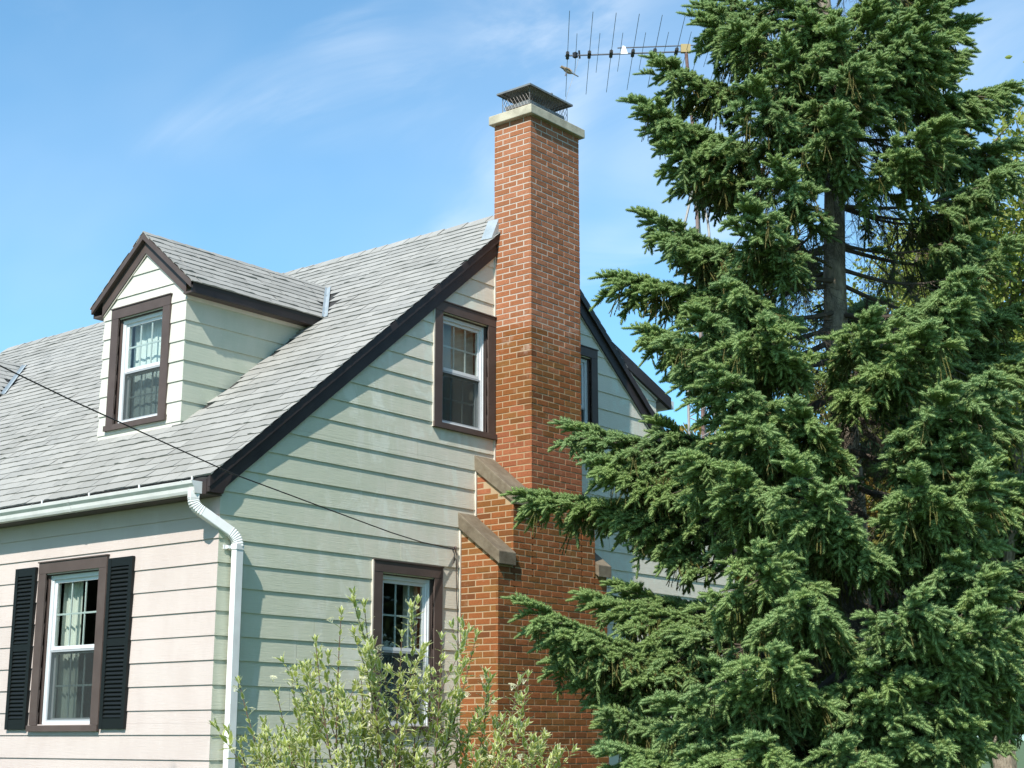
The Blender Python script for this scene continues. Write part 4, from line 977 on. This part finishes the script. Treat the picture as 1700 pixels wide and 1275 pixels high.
def bough(az, L, ztip, start=None):
    r = R_; L = L - .14
    za = ztip + L * r.uniform(-.10, .16) - (.12 if ztip > 4.5 else -.05)
    d = Vector((math.cos(az), math.sin(az), 0)); sdv = Vector((-d.y, d.x, 0)); upv = Vector((0, 0, 1))
    p0 = Vector((TX, TY, za)); p3 = p0 + d * L; p3.z = ztip
    sag = L * r.uniform(.05, .13); bend = r.uniform(-.10, .10) * L
    n = 10
    def C_(s): 
        p = p0.lerp(p3, s); p = p + sdv * (bend * math.sin(s * math.pi)); p.z += -sag * math.sin(s * math.pi) + .05 * L * max(0, s - .75) * 2
        return p
    bt = r.uniform(0, .6); wood = MB(); rb_ = .008 + .0095 * L
    pts = [C_(i / n) for i in range(n + 1)]; wood.tube(pts, [rb_ * (1 - .85 * i / n) for i in range(n + 1)], 6)
    sc = Scatter(bare_heart)
    start = start if start else .38 if L > 1.9 else (.28 if L > 1.4 else .15)
    wmax = min(.52, .20 + .14 * L) * r.uniform(.85, 1.15)
    s = start; sg = 1; st = .058 / L
    while s < .97:
        s2 = s + r.uniform(-.01, .01); p = C_(s2); t_ = (C_(min(1, s2 + .03)) - C_(s2 - .03)).normalized(); sg = -sg
        f = (s2 - start) / (1 - start)
        sc.add(p + upv * .012, (t_ + sdv * r.uniform(-.35, .35) + upv * r.uniform(.0, .3)).normalized(), upv, r.uniform(.7, 1.0), 3 if f < .12 else (1 if f < .45 else 0), bt + .4 * r.random())
        l = wmax * (.25 + .75 * min(1, f * 2.4)) * (1 - .62 * max(0, f - .35) / .65) * r.uniform(.7, 1.15)
        dv = (t_ * r.uniform(.65, .95) + sdv * sg * r.uniform(.6, .95) + upv * r.uniform(-.42, .06)).normalized()
        q0 = p; q1 = p + dv * l + upv * (-.22 * l); 
        qc = lambda u: q0.lerp(q1, u) + upv * (-.16 * l * u * (1 - u) * 2 + .07 * l * max(0, u - .6))
        wood.tube([qc(0), qc(.5), qc(1)], [.0055, .004, .0022], 3, False)
        u = .10 if f > .25 else .40; k = 0
        while u <= 1.0:
            pp = qc(u); base = (dv * .9 + t_ * .35).normalized(); k += 1
            side2 = upv.cross(dv).normalized() * (1 if k % 2 else -1)
            out = min(1, f * .8 + u * .55)                            # inner twigs carry old needles
            if r.random() < .93:
                dd = (base + side2 * r.uniform(.2, .75) + upv * r.uniform(-.50, .22)).normalized()
                kd = (0 if r.random() < .55 else 2) if out > .55 else (1 if out > .30 else 3)
                sc.add(pp, dd, upv + Vector((r.uniform(-.3, .3), r.uniform(-.3, .3), 0)), r.uniform(.72, 1.08), kd, bt + .4 * r.random())
            if r.random() < .30:                                      # drooping under-twigs
                dd = (dv * .35 + side2 * r.uniform(-.3, .3) - upv * r.uniform(.6, 1.1)).normalized()
                sc.add(pp, dd, dv, r.uniform(.6, 1.0), 3 if r.random() < .5 else (4 if r.random() < .75 else 1), bt + .4 * r.random())
            u += .088 / max(.1, l)
        s += st * r.uniform(.8, 1.3)
    e = C_(1.0); t_ = (C_(1) - C_(.9)).normalized()
    for k in range(5): sc.add(e - t_ * .04 * k, (t_ + sdv * r.uniform(-.6, .6) * (k > 0) + upv * r.uniform(-.05, .3)).normalized(), upv, r.uniform(.8, 1.1), 0, r.random())
    # old wood near the trunk: olive hangers and bare twigs
    for k in range(int(32 * L)):
        s = r.uniform(.10, .85); p = C_(s) ; an = r.uniform(0, 6.28)
        dv = (d * r.uniform(.1, .6) + sdv * math.cos(an) * .9 + upv * (-.75 + .35 * math.sin(an))).normalized()
        kd = 5 if (s < .45 and r.random() < .45) else (4 if r.random() < .7 else 3)
        sc.add(p, dv, d, r.uniform(.7, 1.25), kd, r.random())
    br = wood.build('bough', M['twig'], spruce, fix=False)
    sc.build('needle_sprays', NG_SPRUCE, br)
    return len(sc.p)
cnt = 0
for i, (az, L, z) in enumerate(BOUGHS): cnt += bough(az, L, z, .22 if i < 52 else None)
for (az, L, z) in extra: cnt += bough(az, L, z)
print('spruce sprays', cnt)

# ------------------------------------------------------------------ variegated dogwood in front of the lower window
def leaf_mesh(seed):
    r = random.Random(seed); mb = MB(); L, Wd = .106, .036; st = [0, .12, .35, .6, .82, 1.0]; ww = [.03, .55, 1.0, .85, .42, .0]
    cross = (-1, -.62, 0, .62, 1); cu = r.uniform(.10, .28); fold = r.uniform(.15, .45); vs = []; at = []
    for s, wv in zip(st, ww):
        for c in cross:
            y = c * wv * Wd / 2; vs.append((L * s, y * (1 + r.uniform(-.08, .08)), abs(y) * fold - cu * L * s * s + .002 * math.sin(9 * s + c * 2)))
            e = abs(c); at.append((1.0 if e == 1 else (.18 if e > .5 else 0.0)) if 0 < s < 1 else .8)
    n = 5; fs = [(i * n + k, (i + 1) * n + k, (i + 1) * n + k + 1, i * n + k + 1) for i in range(len(st) - 1) for k in range(n - 1)]
    mb.add(vs, fs, at); return mb
def dog_col(t):
    e = attr(t, 'edge'); r = t.rnd(); n = t.noise(t.pos(), 60, 3)
    g1 = t.mix(r, (.340, .400, .080), (.470, .510, .145)); cr = t.mix(r, (.74, .75, .46), (.84, .84, .63))
    return t.mix(t.map(t.math('ADD', e, t.map(n, .3, .7, -.22, .22)), .25, .62), g1, cr)
M['dogwood_leaf'] = leaf_shader('variegated_leaf', dog_col, .45, .45, .3)
M['dogwood_stem'] = mat('red_brown_stem', (.10, .055, .035), .7, lambda t, b: {'Base Color': t.mix(t.noise(t.pos(), 9, 3), (.07, .04, .03), (.17, .10, .06))})
M['flower'] = mat('cream_flower_heads', (.72, .70, .50), .8)
LEAVES = [leaf_mesh(900 + i) for i in range(8)]
LM = [m.mesh('leaf', M['dogwood_leaf'], 'edge') for m in LEAVES]
dog = thing('dogwood_shrub', (-.93, -3.08, GROUND), 'variegated green and cream dogwood shrub with red brown stems below the gable window', 'shrub')
Rd = random.Random(8)
# stem tips measured in the place: x along the picture's right axis from the shrub foot, h above eye level, y towards the house
TIPS = [(-0.322,0.874,-0.26),(-0.141,0.918,-0.37),(0.229,0.968,-0.13),(-0.494,0.67,-0.33),(0.422,0.688,-0.4),(0.663,0.726,-0.13),(-0.741,0.44,0.28),(1.05,0.445,0.19),(-0.0226,0.475,0.16),(0.126,0.717,-0.27),(0.36,0.345,-0.021),(0.982,0.399,-0.23),(1.13,-0.0735,-0.31),(1.24,-0.161,-0.37),(-0.763,0.286,-0.28),(-1.14,0.399,0.29),(-1.1,-0.0549,0.21),(-0.921,0.0902,0.2),(-0.387,0.423,0.19),(-0.16,0.448,-0.3),(0.226,0.495,-0.2),(0.526,0.462,0.052),(0.749,0.332,0.14),(-0.57,0.29,0.23),(-0.0249,0.202,0.25),(-0.23,0.107,-0.38),(0.262,0.111,0.035),(0.617,0.0457,0.087),(0.886,0.0668,-0.045),(-0.666,-0.0189,-0.31),(-0.916,-0.126,-0.071),(-0.439,-0.102,-0.38),(0.068,-0.108,0.3),(0.434,-0.152,0.24),(-0.102,0.658,-0.012),(0.8,-0.104,-0.21)]
leaves = []; wood = MB(); heads = []
foot = Vector((-.93, -3.08, GROUND))
def put_leaves(curve, s0, n, sc0, r):
    for i in range(n):
        s = s0 + (1 - s0) * (i + .3) / n; p = curve(s); t_ = (curve(min(1, s + .02)) - curve(s - .02)).normalized()
        a = i * math.pi / 2 + r.uniform(-.3, .3); u = t_.orthogonal().normalized(); v = t_.cross(u)
        for sg in (0, math.pi):
            o = u * math.cos(a + sg) + v * math.sin(a + sg); d = (t_ * r.uniform(.55, 1.0) + o * r.uniform(.6, .95) + Vector((0, 0, r.uniform(-.15, .25)))).normalized()
            leaves.append((p, d, sc0 * r.uniform(.5, 1.15) * (1 - .30 * s * (s > .85)), r.randrange(8), (o * -.6 + Vector((0, 0, 1)) + t_ * .3)))
    p = curve(1); t_ = (curve(1) - curve(.95)).normalized(); u = t_.orthogonal().normalized(); v = t_.cross(u)
    for k in range(5): a = k * 1.256; leaves.append((p, (t_ + (u * math.cos(a) + v * math.sin(a)) * .38).normalized(), sc0 * r.uniform(.6, .9), r.randrange(8), -(u * math.cos(a) + v * math.sin(a)) + t_ * .3))
def stem(p0, p1, bulge, rad, s0, nl, lev, r):
    mid = p0.lerp(p1, .5) + bulge
    cv_ = lambda s: p0 * (1 - s) ** 2 + mid * 2 * s * (1 - s) + p1 * s * s
    n = 9; wood.tube([cv_(i / n) for i in range(n + 1)], [rad * (1 - .72 * i / n) for i in range(n + 1)], 5, False)
    put_leaves(cv_, s0, nl, 1.0, r)
    L = (p1 - p0).length
    if lev:
        for k in range(4 if lev == 2 else 1):
            s = r.uniform(.42, .88); b = cv_(s); t_ = (cv_(s + .05) - cv_(s - .05)).normalized(); an = r.uniform(0, 6.28)
            d = (t_ * .9 + Vector((math.cos(an), math.sin(an), r.uniform(0, .3))) * .62).normalized(); l = L * r.uniform(.14, .30) * (1.15 - .5 * s)
            stem(b, b + d * l + Vector((0, 0, .05)), Vector((r.uniform(-.02, .02), r.uniform(-.02, .02), -.02)), rad * .45, .12, max(3, int(l / .046)), lev - 1 if lev == 2 else 0, r)
for (x, h, dy) in TIPS:
    tipp = foot + hr * x + hf * dy; tipp.z = h
    p0 = foot + Vector((Rd.uniform(-.22, .22), Rd.uniform(-.22, .22), -.02)) + hr * x * .18
    stem(p0, tipp, (hr * (x * .22) + hf * dy * .2) + Vector((0, 0, .12)), .010, .45, 23, 2, Rd)
    if Rd.random() < .55: heads.append((tipp - Vector((0, 0, .03)) + hr * Rd.uniform(-.08, .08) - hf * .05, Rd.uniform(.75, 1.2)))
for k in range(16):
    x = Rd.uniform(-1.0, 1.1); heads.append((foot + hr * x - hf * Rd.uniform(-.05, .45) + Vector((0, 0, 1.55 + Rd.uniform(0, .75) - abs(x) * .25)), Rd.uniform(.7, 1.15)))
wood.build('stems', M['dogwood_stem'], dog, fix=False, smooth=True)
def fr(d, upv):
    x = d.normalized(); z = upv - x * upv.dot(x); z.normalize(); y = z.cross(x); return Matrix((x, y, z)).transposed()
leaves.sort(key=lambda l: (0 if l[0].z > -.15 else 1, (l[0] - CAM).length))
lf = MB()
for i, (p, d, sc, vi, upv) in enumerate(leaves):
    R3 = fr(d, upv)
    if i < 300: link('leaf', LM[vi], dog, p, R3.to_euler(), (sc, sc, sc))
    else: lf.add([p + R3 @ (Vector(v) * sc) for v in LEAVES[vi].v], LEAVES[vi].f, LEAVES[vi].a)
lf.build('leaf_mass', M['dogwood_leaf'], dog, attr='edge', kind='stuff', fix=False)
hm = MB(); r = random.Random(5)
for k in range(34):
    a, rr2 = r.uniform(0, 6.28), .030 * math.sqrt(r.random()); c = Vector((rr2 * math.cos(a), rr2 * math.sin(a), .012 - rr2 * .25 + r.uniform(-.003, .003)))
    for j in range(4):
        b = j * 1.571 + r.uniform(0, 1); hm.add([c, c + Vector((.004 * math.cos(b - .4), .004 * math.sin(b - .4), .002)), c + Vector((.0075 * math.cos(b), .0075 * math.sin(b), .001)), c + Vector((.004 * math.cos(b + .4), .004 * math.sin(b + .4), .002))], [(0, 1, 2, 3)])
    if k < 8: hm.tube([Vector((0, 0, -.03)), c], .0012, 3, False)
hm = hm.mesh('flower_head', M['flower'])
for p, sc in heads: link('flower_head', hm, dog, p, (Rd.uniform(-.4, .4), Rd.uniform(-.4, .4), Rd.uniform(0, 6)), (sc, sc, sc))
print('leaves', len(leaves))

# low clipped shrub at the street wall, its top just reaching into the picture
def broad_cluster(seed, n, size, ll):
    r = random.Random(seed); mb = MB()
    for i in range(n):
        p = Vector((r.gauss(0, 1), r.gauss(0, 1), r.gauss(0, .8))) * size * .45; d = (p.normalized() + Vector((r.uniform(-1, 1), r.uniform(-1, 1), r.uniform(-.6, .6)))).normalized(); s = d.orthogonal().normalized(); s = (s * math.cos(i) + d.cross(s) * math.sin(i)); l = ll * r.uniform(.7, 1.2)
        u = d.cross(s) * l * .08; mb.add([p, p + d * l * .35 + s * l * .26 + u, p + d * l * .75 + s * l * .2, p + d * l - u, p + d * l * .75 - s * l * .2, p + d * l * .35 - s * l * .26 + u], [(0, 1, 2, 3), (0, 3, 4, 5)], r.random())
    return mb
def broad_mat(name, c1, c2):
    def fn(t):
        ti = attr(t, 'tint', 'INSTANCER'); a = attr(t, 'tip'); return t.mix(t.math('FRACT', t.math('ADD', ti, t.math('MULTIPLY', a, .5))), c1, c2)
    return leaf_shader(name, fn, .35, .5, .3)
def broad_group(name, m, size, ll, n=26):
    obs = []
    for k in range(3):
        me = broad_cluster(40 + k, n, size, ll).mesh('leaf_cluster', m, 'tip'); obs.append(bpy.data.objects.new('leaf_cluster', me))
    return scatter_group(name, obs)
NG_BOX = broad_group('box_scatter', broad_mat('yew_green_leaves', (.030, .070, .022), (.060, .120, .040)), .06, .03)
NG_YEL = broad_group('young_leaf_scatter', broad_mat('young_yellow_green_leaves', (.20, .26, .045), (.30, .32, .075)), .34, .10, 16)
NG_AMB = broad_group('amber_leaf_scatter', broad_mat('bronze_green_leaves', (.12, .16, .03), (.30, .17, .03)), .30, .13)
NG_DRK = broad_group('dark_leaf_scatter', broad_mat('mid_green_leaves', (.045, .085, .025), (.085, .140, .042)), .36, .13, 30)
bx = thing('clipped_bush', (-.75, 3.9, GROUND), 'dark green clipped bush at bottom left below the shuttered window', 'bush')
sc = Scatter(); r = random.Random(3)
q = MB()
for k in range(9): a = k * .7; q.tube([(-.75, 3.9, GROUND), (-.75 + .3 * math.cos(a), 3.9 + .5 * math.sin(a), -.55)], [.014, .006], 5, False)
q.build('stems', M['dogwood_stem'], bx, fix=False)
for i in range(1500):
    d = Vector((r.gauss(0, 1), r.gauss(0, 1), r.gauss(0, 1))).normalized(); rr = r.uniform(.72, 1) ; k = 1 + .10 * math.sin(d.x * 7) * math.sin(d.y * 6 + d.z * 5)
    p = Vector((-.75 + d.x * .55 * rr * k, 3.9 + d.y * .80 * rr * k, -.82 + d.z * .735 * rr * k)); sc.add(p, d, Vector((0, 0, 1)), r.uniform(.7, 1.2), r.randrange(3), r.random())
sc.build('leaf_mass', NG_BOX, bx)

# ------------------------------------------------------------------ other trees
def tree(x, y, h, cr, ng, label, seed, dens=1.0, low=.25, group=None, slim=1.0, bare=False):
    t_ = thing('broadleaf_tree', (x, y, GROUND), label, 'tree', group); r = random.Random(seed); q = MB(); sc = Scatter()
    base = Vector((x, y, GROUND))
    lim = []
    def br(p, d, l, rad, lev):
        pts = [p]; n = 4
        for i in range(n): d = (d + Vector((r.uniform(-.16, .16), r.uniform(-.16, .16), r.uniform(-.04, .10)))).normalized(); pts.append(pts[-1] + d * l / n)
        q.tube(pts, [rad * (1 - .5 * i / n) for i in range(n + 1)], 6 if lev > 2 else 4, False)
        if lev <= 2:
            for i in range(1, n + 1):
                for _ in range(max(1, int(round(dens * 2)))):
                    if r.random() < min(1, dens * 1.2): sc.add(pts[i] + Vector((r.gauss(0, .16), r.gauss(0, .16), r.gauss(0, .14))) * cr * .30, Vector((r.gauss(0, 1), r.gauss(0, 1), r.gauss(0, .5))), Vector((0, 0, 1)), r.uniform(.7, 1.3) * (.7 + .10 * cr), r.randrange(3), r.random())
        if lev:
            for i in range(4 if lev > 1 else 3):
                a = r.uniform(0, 6.28); e = r.uniform(.45, .95); nd = (d * .9 + Vector((math.cos(a) * slim, math.sin(a) * slim, r.uniform(-.15, .4))) * e).normalized()
                br(pts[r.randrange(1, n + 1)], nd, l * r.uniform(.55, .78), rad * .52, lev - 1)
    th = h * low; q.tube([base, base + Vector((.04 * h * r.uniform(-1, 1) * .3, 0, th * .5)), base + Vector((0, 0, th))], [h * .020, h * .017, h * .015], 9, False)
    for k in range(6):
        a = k * 1.05 + r.uniform(-.3, .3); e = .62 * slim if k else .05
        br(base + Vector((0, 0, th * r.uniform(.85, 1.0))), Vector((math.cos(a) * e, math.sin(a) * e, 1)).normalized(), h * (1 - low) * .46, h * .010, 3)
    q.build('trunk', M['bark'], t_, fix=False); sc.build('crown', ng, t_); return t_
def clone(root, loc, rz, scl, label):
    o = root.copy(); COL.objects.link(o); o.location = loc; o.rotation_euler = (0, 0, rz); o.scale = (scl, scl, scl); o['label'] = label
    for ch in root.children: c = ch.copy(); COL.objects.link(c); c.parent = o; c.matrix_parent_inverse = ch.matrix_parent_inverse.copy()
    return o
def pos_at(lat, depth): p = CAM + hf * depth + hr * lat; return p.x, p.y
gx = 'trees standing beyond the house'
x, y = pos_at(9.6, 31); tree(x, y, 13.6, 3.8, NG_YEL, 'tall thin tree with sparse yellow green young leaves behind the spruce at right', 61, 1.3, .28, gx, .9)
x, y = pos_at(3.05, 29); tree(x, y, 8.3, 2.4, NG_AMB, 'bronze and green leaved tree just beyond the right end of the roof', 62, 1.1, .25, gx)
x, y = pos_at(7.6, 35); dk1 = tree(x, y, 9.5, 4.0, NG_DRK, 'dense green tree low behind the middle of the spruce', 63, 1.2, .12, gx)
x, y = pos_at(12.0, 33); clone(dk1, (x, y, GROUND), 2.0, 1.0, 'dense green tree low behind the spruce at the right edge')
# street trees out of the frame: they shade the street wall and show in the window glass
gs = 'street trees opposite the house'
tree(-8.5, -.45, 9.85, 2.2, NG_DRK, 'young street tree whose shade dapples the pale street wall', 71, .65, .45, gs, .6)
s1 = tree(-15, 13, 11, 4.8, NG_DRK, 'broad street tree reflected in the street window glass', 72, 1.3, .10, gs)
for (x, y, rz, sc_, lb) in ((-27, 22, 1.2, 1.2, 'second street tree down the road reflected in glass'), (-23, 33, 3.0, 1.1, 'far street tree at the end of the road'), (17, -11.5, .6, .95, 'broad yard tree reflected in the gable windows'), (22.5, -6.5, 2.2, .9, 'second yard tree beyond the spruce reflected in the gable windows'), (14, -17, 4.0, .9, 'yard tree to the right of the spruce')):
    clone(s1, (x, y, GROUND), rz, sc_, lb)
